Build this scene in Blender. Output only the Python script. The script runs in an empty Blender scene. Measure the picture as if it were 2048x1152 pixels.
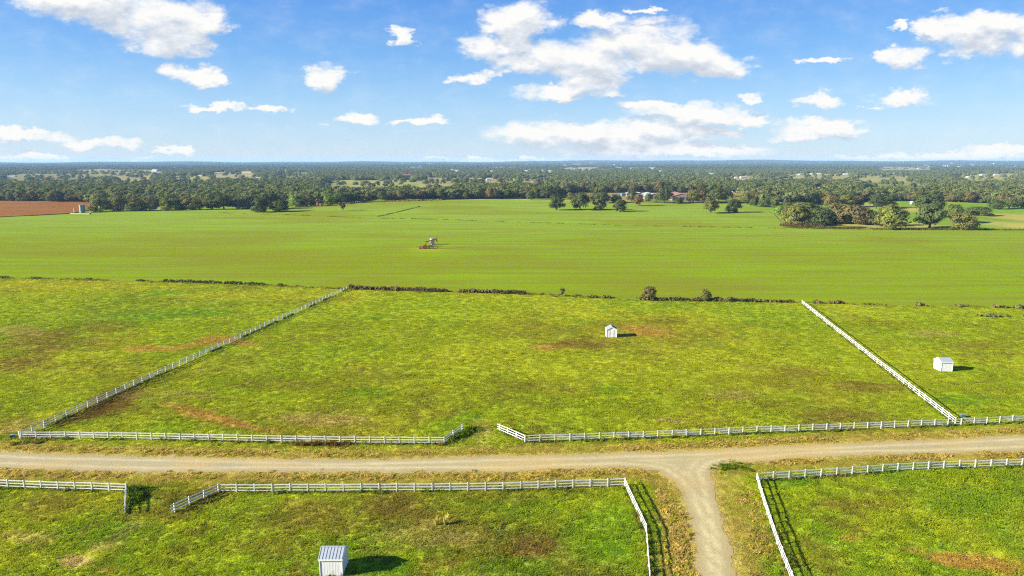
import bpy, bmesh, math, random
import numpy as np
from mathutils import Vector
from mathutils.geometry import tessellate_polygon

rnd = random.Random(7)
RG = np.random.default_rng(11)
scene = bpy.context.scene
COL = scene.collection
PI = math.pi

# ------------------------------------------------------------------ terrain
CAM_H = 45.0
F = 1365.33                       # focal length in pixels of the 2048 px wide photograph
YH = 320.0
PITCH = math.atan((576 - YH) / F)
CP, SP = math.cos(PITCH), math.sin(PITCH)


def sstep(x, a, b):
    t = np.clip((x - a) / (b - a), 0, 1)
    return t * t * (3 - 2 * t)


def ground_z(x, y):
    x = np.asarray(x, float); y = np.asarray(y, float)
    r = np.hypot(x, y)
    z = 3.0 * np.exp(-((x - 10) / 300) ** 2 - ((y - 720) / 150) ** 2) * sstep(y, 300, 480)
    z = z - 5.0 * sstep(r, 1000, 1700)
    m = sstep(r, 1500, 3200)
    az = np.arctan2(x, np.maximum(np.abs(y), 1) * np.sign(y + 1e-9))
    z = z + m * 3 * np.sin(x / 520 + 0.6 * np.sin(y / 700)) * np.sin(y / 610 + 1.1)
    far = sstep(r, 7000, 12500)
    z = z + far * (8 + 26 * sstep(az, -0.05, 0.18) + 6 * np.sin(az * 23) + 4 * np.sin(az * 57 + 1) - 8 * sstep(az, 0.3, 0.6))
    z = z - 60 * sstep(r, 13500, 16500)
    return z


def ray(px, py):
    d = np.array([px - 1024, F * CP + (576 - py) * SP, -F * SP + (576 - py) * CP])
    return d / np.linalg.norm(d)


TS = np.geomspace(30, 20000, 1400)


def at(px, py, h=0.0):
    """the point of the ground (raised by h) that the photograph shows at a pixel"""
    d = ray(px, py)
    f = lambda t: CAM_H + d[2] * t - h - ground_z(d[0] * t, d[1] * t)
    v = f(TS)
    i = np.argmax(v < 0)
    if v[i] >= 0:
        i = len(TS) - 1
    lo, hi = TS[max(i - 1, 0)], TS[i]
    for _ in range(40):
        mid = (lo + hi) / 2
        if f(mid) > 0: lo = mid
        else: hi = mid
    return Vector((d[0] * lo, d[1] * lo, float(ground_z(d[0] * lo, d[1] * lo))))


def mpp(p):
    """metres per photograph pixel at a point"""
    zc = p[1] * CP + (CAM_H - p[2]) * SP
    return zc / F


# ------------------------------------------------------------------ value noise
def _hash(ix, iy, s):
    h = (ix.astype(np.int64) * 374761393 + iy.astype(np.int64) * 668265263 + s * 982451653) & 0xffffffff
    h = ((h ^ (h >> 13)) * 1274126177) & 0xffffffff
    h = h ^ (h >> 16)
    return (h & 0xffff) / 65535.0


def vnoise(x, y, s=0):
    ix, iy = np.floor(x), np.floor(y)
    fx, fy = x - ix, y - iy
    fx = fx * fx * (3 - 2 * fx); fy = fy * fy * (3 - 2 * fy)
    a = _hash(ix, iy, s); b = _hash(ix + 1, iy, s); c = _hash(ix, iy + 1, s); d = _hash(ix + 1, iy + 1, s)
    return (a * (1 - fx) + b * fx) * (1 - fy) + (c * (1 - fx) + d * fx) * fy


def fbm(x, y, s=0, o=4):
    t, a, n = 0, 0.5, 0
    for k in range(o):
        t = t + a * vnoise(x, y, s + k * 17); n += a; a *= 0.5
        x, y = x * 2.03 + 5.1, y * 2.03 + 1.7
    return t / n


# ------------------------------------------------------------------ materials
def new_mat(name):
    m = bpy.data.materials.new(name); m.use_nodes = True
    nt = m.node_tree; nt.nodes.clear()
    out = nt.nodes.new('ShaderNodeOutputMaterial')
    return m, nt, out


def N(nt, t, **kw):
    n = nt.nodes.new(t)
    for k, v in kw.items():
        if k in n.inputs: n.inputs[k].default_value = v
        else: setattr(n, k, v)
    return n


def noise(nt, scale, detail=4, rough=0.6, vec=None):
    n = N(nt, 'ShaderNodeTexNoise'); n.inputs['Scale'].default_value = scale
    n.inputs['Detail'].default_value = detail; n.inputs['Roughness'].default_value = rough
    if vec is not None: nt.links.new(vec, n.inputs['Vector'])
    return n


def ramp(nt, fac, stops):
    r = nt.nodes.new('ShaderNodeValToRGB'); e = r.color_ramp.elements
    while len(e) > 1: e.remove(e[-1])
    e[0].position, e[0].color = stops[0][0], (*stops[0][1], 1)
    for p, c in stops[1:]:
        k = e.new(p); k.color = (*c, 1)
    nt.links.new(fac, r.inputs['Fac'])
    return r


def mixc(nt, a, b, fac, mode='MIX'):
    m = nt.nodes.new('ShaderNodeMix'); m.data_type = 'RGBA'; m.blend_type = mode
    for s, v in ((m.inputs[6], a), (m.inputs[7], b), (m.inputs[0], fac)):
        if hasattr(v, 'is_output'): nt.links.new(v, s)
        elif isinstance(v, tuple): s.default_value = (*v, 1)
        else: s.default_value = v
    return m.outputs[2]


def mth(nt, op, a, b=None, c=None, clamp=False):
    m = nt.nodes.new('ShaderNodeMath'); m.operation = op; m.use_clamp = clamp
    for i, v in enumerate((a, b, c)):
        if v is None: continue
        if hasattr(v, 'is_output'): nt.links.new(v, m.inputs[i])
        else: m.inputs[i].default_value = v
    return m.outputs[0]


def simple(name, col, rough=0.6, metal=0.0, var=0.12, scale=3.0, bump=0.0):
    m, nt, out = new_mat(name)
    b = N(nt, 'ShaderNodeBsdfPrincipled'); b.inputs['Roughness'].default_value = rough; b.inputs['Metallic'].default_value = metal
    tc = N(nt, 'ShaderNodeTexCoord')
    n = noise(nt, scale, 5, 0.65, tc.outputs['Object'])
    r = ramp(nt, n.outputs['Fac'], [(0.25, tuple(c * (1 - var) for c in col)), (0.75, tuple(min(1, c * (1 + var)) for c in col))])
    nt.links.new(r.outputs[0], b.inputs['Base Color'])
    if bump:
        bp = N(nt, 'ShaderNodeBump'); bp.inputs['Strength'].default_value = bump
        nt.links.new(n.outputs['Fac'], bp.inputs['Height']); nt.links.new(bp.outputs[0], b.inputs['Normal'])
    nt.links.new(b.outputs[0], out.inputs[0])
    return m


def leafy(nt, out, col, trans=0.3, up=0.0):
    d = N(nt, 'ShaderNodeBsdfDiffuse'); t = N(nt, 'ShaderNodeBsdfTranslucent'); mx = N(nt, 'ShaderNodeMixShader')
    if up:
        g = N(nt, 'ShaderNodeNewGeometry'); va = N(nt, 'ShaderNodeVectorMath', operation='SCALE'); va.inputs['Scale'].default_value = 1 - up
        vb = N(nt, 'ShaderNodeVectorMath', operation='ADD'); vb.inputs[1].default_value = (0, 0, up)
        nt.links.new(g.outputs['Normal'], va.inputs[0]); nt.links.new(va.outputs[0], vb.inputs[0])
        vn = N(nt, 'ShaderNodeVectorMath', operation='NORMALIZE'); nt.links.new(vb.outputs[0], vn.inputs[0]); nt.links.new(vn.outputs[0], d.inputs['Normal'])
    mx.inputs[0].default_value = trans
    nt.links.new(col, d.inputs[0]); nt.links.new(col, t.inputs[0])
    nt.links.new(d.outputs[0], mx.inputs[1]); nt.links.new(t.outputs[0], mx.inputs[2])
    nt.links.new(mx.outputs[0], out.inputs[0])


def mat_ground_cols(name, scales=((0.9, 0.25), (4.5, 0.3)), bump=0.6, bscale=2.2, rows=False):
    """ground coloured by its painted-in vegetation map (mesh attribute col) with fine noise on top"""
    m, nt, out = new_mat(name)
    a = N(nt, 'ShaderNodeAttribute', attribute_name='col')
    g = N(nt, 'ShaderNodeNewGeometry')
    c = a.outputs['Color']
    for i, (sc, amt) in enumerate(scales):
        n = noise(nt, sc, 5, 0.65, g.outputs['Position'])
        f = mth(nt, 'MULTIPLY_ADD', n.outputs['Fac'], 2 * amt, 1 - amt)
        cmb = N(nt, 'ShaderNodeCombineColor')
        for k in range(3): nt.links.new(f, cmb.inputs[k])
        c = mixc(nt, c, cmb.outputs[0], 1.0, 'MULTIPLY')
    b = N(nt, 'ShaderNodeBsdfDiffuse')
    if rows:
        mp = N(nt, 'ShaderNodeMapping'); mp.inputs['Scale'].default_value = (0.010, 0.19, 1); mp.inputs['Rotation'].default_value = (0, 0, 0.05)
        nt.links.new(g.outputs['Position'], mp.inputs['Vector'])
        n = noise(nt, 1.0, 5, 0.7, mp.outputs[0])
        c = mixc(nt, c, (C_ROW[0], C_ROW[1], C_ROW[2]), mth(nt, 'MULTIPLY', mth(nt, 'SUBTRACT', n.outputs['Fac'], 0.42, clamp=True), 3.6, clamp=True))
    nt.links.new(c, b.inputs[0])
    if bump:
        n = noise(nt, bscale, 4, 0.7, g.outputs['Position'])
        bp = N(nt, 'ShaderNodeBump'); bp.inputs['Strength'].default_value = bump; bp.inputs['Distance'].default_value = 0.3
        nt.links.new(n.outputs['Fac'], bp.inputs['Height']); nt.links.new(bp.outputs[0], b.inputs['Normal'])
    nt.links.new(b.outputs[0], out.inputs[0])
    return m


def mat_tuft(name):
    m, nt, out = new_mat(name)
    a = N(nt, 'ShaderNodeAttribute', attribute_name='col', attribute_type='INSTANCER')
    g = N(nt, 'ShaderNodeNewGeometry')
    r = mth(nt, 'MULTIPLY_ADD', g.outputs['Random Per Island'], 0.26, 0.87)
    cmb = N(nt, 'ShaderNodeCombineColor')
    for k in range(3): nt.links.new(r, cmb.inputs[k])
    c = mixc(nt, a.outputs['Color'], cmb.outputs[0], 1.0, 'MULTIPLY')
    leafy(nt, out, c, 0.42, 0.70)
    return m


def mat_foliage(name, instanced=False, far=False):
    m, nt, out = new_mat(name)
    oi = N(nt, 'ShaderNodeObjectInfo'); g = N(nt, 'ShaderNodeNewGeometry')
    n = noise(nt, 0.45, 3, 0.6, g.outputs['Position'])
    if instanced:
        base = ramp(nt, oi.outputs['Random'], [(0.0, (0.098, 0.125, 0.038)), (0.25, (0.138, 0.172, 0.050)), (0.5, (0.172, 0.205, 0.062)),
                                               (0.68, (0.195, 0.212, 0.070)), (0.8, (0.205, 0.190, 0.085)), (0.9, (0.19, 0.25, 0.058)), (1.0, (0.12, 0.145, 0.045))]).outputs[0]
        if far: base = mixc(nt, base, (0.085, 0.115, 0.045), 0.62)
    else:
        base = oi.outputs['Color']
    f = mth(nt, 'MULTIPLY_ADD', n.outputs['Fac'], 0.9, 0.5)
    f = mth(nt, 'MULTIPLY', f, mth(nt, 'MULTIPLY_ADD', g.outputs['Random Per Island'], 0.6, 0.7))
    cmb = N(nt, 'ShaderNodeCombineColor')
    for k in range(3): nt.links.new(f, cmb.inputs[k])
    leafy(nt, out, mixc(nt, base, cmb.outputs[0], 1.0, 'MULTIPLY'), 0.4 if instanced else 0.28)
    return m


C_ROW = (0.158, 0.165, 0.020)
M_PADDOCK = mat_ground_cols('paddock_grass')
M_CROP = mat_ground_cols('crop_grass', ((0.5, 0.22), (2.0, 0.40)), 0.35, 1.5, True)
M_FAR = mat_ground_cols('far_ground', ((0.012, 0.35), (0.15, 0.25)), 0)
M_TUFT = mat_tuft('grass_blades')
M_LEAF = mat_foliage('foliage')
M_WOOD = mat_foliage('woodland_foliage', True)
M_WOODFAR = mat_foliage('far_foliage', True, True)
M_BARK = simple('bark', (0.075, 0.06, 0.045), 0.9, var=0.3)
M_VINYL = simple('white_vinyl', (0.62, 0.62, 0.60), 0.45, var=0.04, scale=1.5)
nt = M_VINYL.node_tree; bs = nt.nodes['Principled BSDF']; lk = bs.inputs['Base Color'].links[0].from_socket
oi = N(nt, 'ShaderNodeObjectInfo'); g = N(nt, 'ShaderNodeNewGeometry'); dn_ = noise(nt, 1.1, 4, 0.7, g.outputs['Position'])
wf = mth(nt, 'MULTIPLY', mth(nt, 'MULTIPLY_ADD', oi.outputs['Random'], 0.22, 0.80), mth(nt, 'MULTIPLY_ADD', dn_.outputs['Fac'], 0.5, 0.76))
nt.links.new(mixc(nt, mixc(nt, (0.30, 0.29, 0.22), (1.0, 1.0, 1.0), wf), lk, 1.0, 'MULTIPLY'), bs.inputs['Base Color'])
M_WALL = simple('white_siding', (0.68, 0.68, 0.655), 0.5, var=0.03, scale=1.2)
M_ROOF = simple('galvanised_roof', (0.34, 0.375, 0.40), 0.5, 0.15, var=0.10, scale=2)
M_SEAM_SHADE = simple('roof_seam_shade', (0.20, 0.23, 0.26), 0.5)  # darker grey paints the shadow lines along the roof ribs
M_TRIM = simple('white_trim', (0.72, 0.72, 0.70), 0.45, var=0.03)
M_DARK = simple('dark_metal_and_shade', (0.035, 0.035, 0.04), 0.5, 0.3)  # dark metal parts; also the painted shade of the barn fronts
M_GAP_SHADE = simple('door_gap_shade', (0.10, 0.10, 0.11), 0.8)  # dark colour for the painted shade beside the shed door
M_RED = simple('red_paint', (0.17, 0.032, 0.024), 0.55, var=0.25)
M_ORANGE = simple('orange_red_paint', (0.30, 0.075, 0.035), 0.5, var=0.2)
M_TANK = simple('pale_tank', (0.34, 0.37, 0.37), 0.45, 0.2)
M_TEAL = simple('teal_tank', (0.16, 0.26, 0.25), 0.5, 0.1)
M_CONC = simple('concrete', (0.38, 0.34, 0.28), 0.9)
M_GREENBOX = simple('green_box', (0.05, 0.095, 0.075), 0.5)
M_BLUE = simple('blue_paint', (0.045, 0.20, 0.30), 0.5)
M_SKYROOF = simple('pale_blue_roof', (0.34, 0.40, 0.44), 0.5, 0.1)
M_REDROOF = simple('red_brown_roof', (0.24, 0.115, 0.075), 0.6)
M_BARNWALL = simple('barn_wall', (0.20, 0.14, 0.11), 0.8)
M_FARWHITE = simple('weathered_white', (0.36, 0.36, 0.35), 0.7)
M_CREAM = simple('cream_wall', (0.40, 0.36, 0.28), 0.7)
M_GREYROOF = simple('grey_roof', (0.30, 0.29, 0.28), 0.8)
M_WINDOW = simple('window_glass', (0.05, 0.06, 0.08), 0.15)


# ------------------------------------------------------------------ objects
def mesh_obj(name, verts, faces, mat, parent=None, loc=None, smooth=False):
    me = bpy.data.meshes.new(name)
    me.from_pydata([tuple(v) for v in verts] if not isinstance(verts, np.ndarray) else verts.tolist(), [], faces if isinstance(faces, list) else faces.tolist())
    if mat is not None:
        for m in (mat if isinstance(mat, (list, tuple)) else [mat]): me.materials.append(m)
    if smooth: me.shade_smooth()
    o = bpy.data.objects.new(name, me); COL.objects.link(o)
    if parent: o.parent = parent
    if loc is not None: o.location = loc
    return o


def bm_obj(name, bm, mat, parent=None, loc=None):
    bmesh.ops.recalc_face_normals(bm, faces=bm.faces)
    me = bpy.data.meshes.new(name); bm.to_mesh(me); bm.free()
    me.materials.append(mat)
    o = bpy.data.objects.new(name, me); COL.objects.link(o)
    if parent: o.parent = parent
    if loc is not None: o.location = loc
    return o


def tag(o, label=None, cat=None, group=None, kind=None):
    for k, v in (('label', label), ('category', cat), ('group', group), ('kind', kind)):
        if v: o[k] = v
    return o


def thing(name, label, cat, loc, rz=0.0, group=None):
    o = bpy.data.objects.new(name, None); COL.objects.link(o)
    o.empty_display_size = 0.3
    o.location = loc; o.rotation_euler.z = rz
    return tag(o, label, cat, group)


def copy_tree(o, parent=None):
    c = o.copy(); COL.objects.link(c)
    if parent: c.parent = parent
    for ch in list(o.children): copy_tree(ch, c)
    return c


def box(bm, x0, y0, z0, x1, y1, z1):
    v = [bm.verts.new(p) for p in ((x0, y0, z0), (x1, y0, z0), (x1, y1, z0), (x0, y1, z0), (x0, y0, z1), (x1, y0, z1), (x1, y1, z1), (x0, y1, z1))]
    for f in ((0, 3, 2, 1), (4, 5, 6, 7), (0, 1, 5, 4), (1, 2, 6, 5), (2, 3, 7, 6), (3, 0, 4, 7)): bm.faces.new([v[i] for i in f])


def bar(bm, a, b, w, h, up=Vector((0, 0, 1))):
    a, b = Vector(a), Vector(b); d = (b - a).normalized()
    s = d.cross(up)
    s = s.normalized() if s.length > 1e-4 else Vector((1, 0, 0))
    u = s.cross(d).normalized()
    vs = [bm.verts.new(p + s * (i * w / 2) + u * (j * h / 2)) for p in (a, b) for i, j in ((-1, -1), (1, -1), (1, 1), (-1, 1))]
    for f in ((0, 1, 2, 3), (7, 6, 5, 4), (0, 4, 5, 1), (1, 5, 6, 2), (2, 6, 7, 3), (3, 7, 4, 0)): bm.faces.new([vs[i] for i in f])


def tube(bm, pts, rads, n=10, cap=True):
    rings = []
    pts = [Vector(p) for p in pts]
    for i, p in enumerate(pts):
        d = (pts[min(i + 1, len(pts) - 1)] - pts[max(i - 1, 0)]).normalized()
        ref = Vector((1, 0, 0)) if abs(d.z) > 0.9 else Vector((0, 0, 1))
        s = d.cross(ref).normalized(); u = s.cross(d)
        rings.append([bm.verts.new(p + (s * math.cos(2 * PI * k / n) + u * math.sin(2 * PI * k / n)) * rads[i]) for k in range(n)])
    for r0, r1 in zip(rings, rings[1:]):
        for k in range(n): bm.faces.new((r0[k], r0[(k + 1) % n], r1[(k + 1) % n], r1[k]))
    if cap:
        bm.faces.new(rings[0][::-1]); bm.faces.new(rings[-1])


# ------------------------------------------------------------------ camera, light, sky
cam = bpy.data.cameras.new('camera'); cam.lens = 24; cam.sensor_width = 36; cam.clip_end = 60000; cam.clip_start = 0.5
co = bpy.data.objects.new('camera', cam); COL.objects.link(co)
co.location = (0, 0, CAM_H); co.rotation_euler = (PI / 2 - PITCH, 0, 0)
scene.camera = co

SUN_EL = math.radians(22); SHADOW_AZ = math.radians(14)      # shadows run towards +X, a little towards +Y
sd = Vector((-math.cos(SHADOW_AZ) * math.cos(SUN_EL), -math.sin(SHADOW_AZ) * math.cos(SUN_EL), math.sin(SUN_EL)))
sl = bpy.data.lights.new('sun', 'SUN'); sl.energy = 5.0; sl.angle = math.radians(0.5); sl.color = (1.0, 0.93, 0.80)
so = bpy.data.objects.new('sun', sl); COL.objects.link(so)
so.rotation_euler = (-sd).to_track_quat('-Z', 'Y').to_euler(); so.location = (0, 0, 200)

EXPO = 1.6
world = bpy.data.worlds.new('World'); scene.world = world; world.use_nodes = True
wt = world.node_tree; wt.nodes.clear()
wo = N(wt, 'ShaderNodeOutputWorld'); bg = N(wt, 'ShaderNodeBackground'); SKY_S = 0.08
bg.inputs['Strength'].default_value = SKY_S
sky = N(wt, 'ShaderNodeTexSky'); sky.sky_type = 'NISHITA'; sky.sun_disc = False
sky.sun_elevation = SUN_EL; sky.sun_rotation = math.atan2(sd.x, sd.y) % (2 * PI)
sky.altitude = 200; sky.air_density = 1.0; sky.dust_density = 0.6; sky.ozone_density = 2.0

# cloud banks: soft ellipses in world directions (u = x/y, v = z/y), broken up by fractal noise
CLOUDS = [(190, 5, 150, 42), (300, 38, 140, 42), (335, 80, 85, 32), (110, -5, 100, 25), (405, 48, 60, 20),
          (372, 142, 48, 18), (412, 160, 42, 14), (650, 155, 46, 26), (805, 75, 26, 18), (430, 213, 60, 8), (530, 219, 42, 7),
          (708, 238, 45, 11), (862, 242, 35, 11), (808, 243, 30, 6), (60, 270, 85, 13), (190, 286, 78, 13), (20, 265, 50, 8),
          (80, 316, 85, 8), (355, 300, 36, 8), (282, 317, 28, 8),
          (1035, 50, 68, 42), (1000, 95, 70, 30), (1050, 122, 75, 30), (1170, 120, 110, 36), (1280, 88, 115, 45), (1350, 112, 110, 36),
          (1440, 135, 62, 26), (1190, 38, 66, 16), (955, 152, 48, 11), (1180, 163, 60, 20), (1130, 182, 95, 15), (1200, 186, 45, 10),
          (1300, 20, 40, 7), (1385, 226, 125, 20), (1480, 240, 66, 13), (1290, 213, 55, 13), (1200, 270, 230, 27), (1085, 266, 115, 24),
          (1330, 262, 120, 20), (1440, 265, 46, 10), (1330, 302, 205, 16), (1240, 294, 110, 13), (1430, 302, 90, 12), (1000, 320, 140, 6),
          (1500, 195, 27, 9), (1645, 200, 44, 16), (1800, 196, 58, 17), (1735, 214, 15, 5), (1640, 256, 95, 20), (1600, 268, 55, 11),
          (1695, 252, 42, 16), (1800, 112, 52, 20), (1940, 72, 78, 42), (2000, 48, 90, 28), (1900, 42, 52, 16), (2050, 75, 66, 34),
          (1925, 108, 42, 20), (1860, 62, 42, 16), (1797, 50, 18, 8), (1640, 112, 48, 6), (1900, 314, 150, 8), (2000, 302, 75, 9), (1780, 318, 90, 6),
          (2200, 160, 120, 30), (-200, 120, 120, 30), (-260, 250, 140, 16), (2350, 250, 160, 18)]


def uv_of(px, py):
    d = ray(px, py); return d[0] / d[1], d[2] / d[1]


gb = bpy.data.node_groups.new('cloud_bank', 'ShaderNodeTree')
gb.interface.new_socket('uv', in_out='INPUT', socket_type='NodeSocketVector')
gb.interface.new_socket('center', in_out='INPUT', socket_type='NodeSocketVector')
gb.interface.new_socket('inverse', in_out='INPUT', socket_type='NodeSocketVector')
gb.interface.new_socket('prev', in_out='INPUT', socket_type='NodeSocketFloat')
gb.interface.new_socket('value', in_out='OUTPUT', socket_type='NodeSocketFloat')
gi, go = N(gb, 'NodeGroupInput'), N(gb, 'NodeGroupOutput')
s1 = N(gb, 'ShaderNodeVectorMath', operation='SUBTRACT'); s2 = N(gb, 'ShaderNodeVectorMath', operation='MULTIPLY'); s3 = N(gb, 'ShaderNodeVectorMath', operation='DOT_PRODUCT')
gb.links.new(gi.outputs['uv'], s1.inputs[0]); gb.links.new(gi.outputs['center'], s1.inputs[1])
gb.links.new(s1.outputs[0], s2.inputs[0]); gb.links.new(gi.outputs['inverse'], s2.inputs[1])
gb.links.new(s2.outputs[0], s3.inputs[0]); gb.links.new(s2.outputs[0], s3.inputs[1])
q = mth(gb, 'MULTIPLY_ADD', s3.outputs['Value'], -0.55, 1.0, clamp=True)
gb.links.new(mth(gb, 'SMOOTH_MAX', gi.outputs['prev'], q, 0.25), go.inputs[0])

gd = bpy.data.node_groups.new('cloud_density', 'ShaderNodeTree')
gd.interface.new_socket('uv', in_out='INPUT', socket_type='NodeSocketVector')
gd.interface.new_socket('density', in_out='OUTPUT', socket_type='NodeSocketFloat')
gi, go = N(gd, 'NodeGroupInput'), N(gd, 'NodeGroupOutput')
st = N(gd, 'ShaderNodeVectorMath', operation='MULTIPLY'); st.inputs[1].default_value = (1.0, 1.9, 1.0)
gd.links.new(gi.outputs[0], st.inputs[0])
wn = noise(gd, 18, 6, 0.65, st.outputs[0])
wa = N(gd, 'ShaderNodeVectorMath', operation='MULTIPLY_ADD'); wa.inputs[1].default_value = (0.13, 0.05, 0); wa.inputs[2].default_value = (-0.065, -0.025, 0)
gd.links.new(wn.outputs['Color'], wa.inputs[0])
wv = N(gd, 'ShaderNodeVectorMath', operation='ADD'); gd.links.new(gi.outputs[0], wv.inputs[0]); gd.links.new(wa.outputs[0], wv.inputs[1])
prev = None
for cx, cy, rx, ry in CLOUDS:
    g = N(gd, 'ShaderNodeGroup'); g.node_tree = gb
    u0, v0 = uv_of(cx, cy); u1, _ = uv_of(cx + rx, cy); _, v1 = uv_of(cx, cy - ry)
    g.inputs['center'].default_value = (u0, v0, 0); g.inputs['inverse'].default_value = (1 / (u1 - u0), 1 / (v1 - v0), 0)
    gd.links.new(wv.outputs[0], g.inputs['uv'])
    if prev is not None: gd.links.new(prev, g.inputs['prev'])
    else: g.inputs['prev'].default_value = 0.0
    prev = g.outputs[0]
n1 = noise(gd, 20, 10, 0.60, st.outputs[0])
dn = mth(gd, 'MULTIPLY_ADD', n1.outputs['Fac'], 2.2, -0.92)
ds = mth(gd, 'MULTIPLY', dn, mth(gd, 'MULTIPLY_ADD', prev, 1.0, 0.06, clamp=True))
gd.links.new(mth(gd, 'ADD', prev, ds), go.inputs[0])

tc = N(wt, 'ShaderNodeTexCoord'); sx = N(wt, 'ShaderNodeSeparateXYZ'); wt.links.new(tc.outputs['Generated'], sx.inputs[0])
ay = mth(wt, 'MAXIMUM', mth(wt, 'ABSOLUTE', sx.outputs['Y']), 0.02)
cv = N(wt, 'ShaderNodeCombineXYZ')
wt.links.new(mth(wt, 'DIVIDE', sx.outputs['X'], ay), cv.inputs[0]); wt.links.new(mth(wt, 'DIVIDE', sx.outputs['Z'], ay), cv.inputs[1])
c1 = N(wt, 'ShaderNodeGroup'); c1.node_tree = gd; wt.links.new(cv.outputs[0], c1.inputs[0])
of = N(wt, 'ShaderNodeVectorMath', operation='ADD'); of.inputs[1].default_value = (-0.009, 0.018, 0); wt.links.new(cv.outputs[0], of.inputs[0])
c2 = N(wt, 'ShaderNodeGroup'); c2.node_tree = gd; wt.links.new(of.outputs[0], c2.inputs[0])
mr = N(wt, 'ShaderNodeMapRange'); mr.interpolation_type = 'SMOOTHSTEP'
mr.inputs['From Min'].default_value = 0.16; mr.inputs['From Max'].default_value = 1.02
wt.links.new(c1.outputs[0], mr.inputs['Value'])
lit = mth(wt, 'SUBTRACT', c1.outputs[0], c2.outputs[0])
thick = mth(wt, 'MULTIPLY_ADD', c2.outputs[0], -0.36, 1.10)
lum = mth(wt, 'ADD', mth(wt, 'MULTIPLY', lit, 0.42), thick, clamp=True)
K = 1 / (SKY_S * 2 ** EXPO)
cc = ramp(wt, lum, [(0.45, (0.61 * K, 0.67 * K, 0.76 * K)), (0.76, (0.81 * K, 0.85 * K, 0.90 * K)), (0.97, (0.99 * K, 0.985 * K, 0.96 * K))])
sk_v = mth(wt, 'DIVIDE', sx.outputs['Z'], mth(wt, 'SQRT', mth(wt, 'SUBTRACT', 1.0001, mth(wt, 'MULTIPLY', sx.outputs['Z'], sx.outputs['Z']))))
def skc(r, g, b):
    f = lambda c: ((c / 255 + 0.055) / 1.055) ** 2.4
    return (f(r) * K, f(g) * K, f(b) * K)
air = ramp(wt, mth(wt, 'MULTIPLY', sk_v, 1.0, clamp=True), [(0.0, skc(206, 228, 246)), (0.02, skc(190, 221, 247)), (0.075, skc(158, 204, 246)), (0.14, skc(114, 176, 241)), (0.22, skc(84, 150, 233)), (0.45, skc(66, 128, 212)), (1.0, skc(48, 100, 186))])
hs = N(wt, 'ShaderNodeHueSaturation'); hs.inputs['Saturation'].default_value = 1.12; hs.inputs['Value'].default_value = 1.0
wt.links.new(sky.outputs[0], hs.inputs['Color'])
skyc = mixc(wt, mixc(wt, hs.outputs[0], air.outputs[0], 0.85), cc.outputs[0], mr.outputs[0])
wt.links.new(skyc, bg.inputs['Color']); wt.links.new(bg.outputs[0], wo.inputs[0])

vs = scene.view_settings
scene.display_settings.display_device = 'sRGB'
vs.view_transform = 'Standard'; vs.look = 'None'; vs.exposure = EXPO; vs.gamma = 1.0; vs.use_curve_mapping = False
cy = scene.cycles
cy.max_bounces = 5; cy.diffuse_bounces = 3; cy.glossy_bounces = 2; cy.transmission_bounces = 2; cy.transparent_max_bounces = 4; cy.volume_bounces = 0
scene.cycles.pixel_filter_type = 'BLACKMAN_HARRIS'; scene.cycles.filter_width = 1.2; cy.use_denoising = False
cy.caustics_reflective = False; cy.caustics_refractive = False

# ------------------------------------------------------------------ haze
bmh = bmesh.new(); box(bmh, -17500, -2500, -80, 17500, 17500, 64)
mh, nt, out = new_mat('haze_air')
pv = N(nt, 'ShaderNodeVolumePrincipled'); pv.inputs['Color'].default_value = (0.40, 0.66, 1.0, 1); pv.inputs['Density'].default_value = 0.000062
pv.inputs['Anisotropy'].default_value = 0.0
nt.links.new(pv.outputs[0], out.inputs['Volume'])
hz = bm_obj('haze', bmh, mh); tag(hz, 'thin blue haze over the far woods', 'haze', kind='stuff')

# ------------------------------------------------------------------ road outline (photograph pixels -> ground)
R_TOP = [(-500, 893), (-200, 899), (0, 904), (122, 908), (300, 913), (512, 917), (620, 919), (760, 919.5), (880, 915.5), (1024, 911), (1200, 908), (1400, 901.5), (1536, 893), (1700, 886), (1872, 880), (2048, 871), (2300, 856), (2600, 838)]
R_BOT_L = [(-500, 930), (-200, 933), (0, 936), (150, 941), (300, 944.5), (512, 943), (760, 944.5), (950, 943.5), (1024, 944), (1150, 938), (1238, 935), (1287, 938)]
S_LEFT = [(1317, 942), (1345, 962), (1363, 983), (1372, 1014), (1382, 1044), (1388, 1080), (1390, 1110), (1391, 1152), (1392, 1260), (1390, 1500)]
S_RIGHT = [(1482, 1500), (1476, 1260), (1470, 1152), (1464, 1105), (1449, 1060), (1436, 1008), (1427, 971), (1421, 947)]
R_BOT_R = [(1433, 932), (1458, 925.5), (1536, 922), (1597, 916), (1750, 910.5), (1872, 907), (2048, 902), (2300, 889), (2600, 872)]


def pts_of(px): return [at(*p) for p in px]


def wobble(pts, amp, step=1.2, seed=3):
    out = []
    r = random.Random(seed); off = 0
    for a, b in zip(pts, pts[1:]):
        n = max(1, int((b - a).length / step)); d = (b - a).normalized(); nn = Vector((-d.y, d.x, 0))
        for k in range(n):
            p = a + (b - a) * k / n
            w = (vnoise(np.array(p.x * 0.8), np.array(p.y * 0.8), seed) - 0.5) * 2 * amp + (r.random() - 0.5) * amp * 0.8
            out.append(p + nn * float(w))
    out.append(pts[-1]); return out


road_ring = wobble(pts_of(R_BOT_L + S_LEFT), 0.42, 0.4) + wobble(pts_of(S_RIGHT + R_BOT_R), 0.42, 0.4) + wobble(pts_of(R_TOP[::-1]), 0.38, 0.4)
road_xy = np.array([(p.x, p.y) for p in road_ring])


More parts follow.
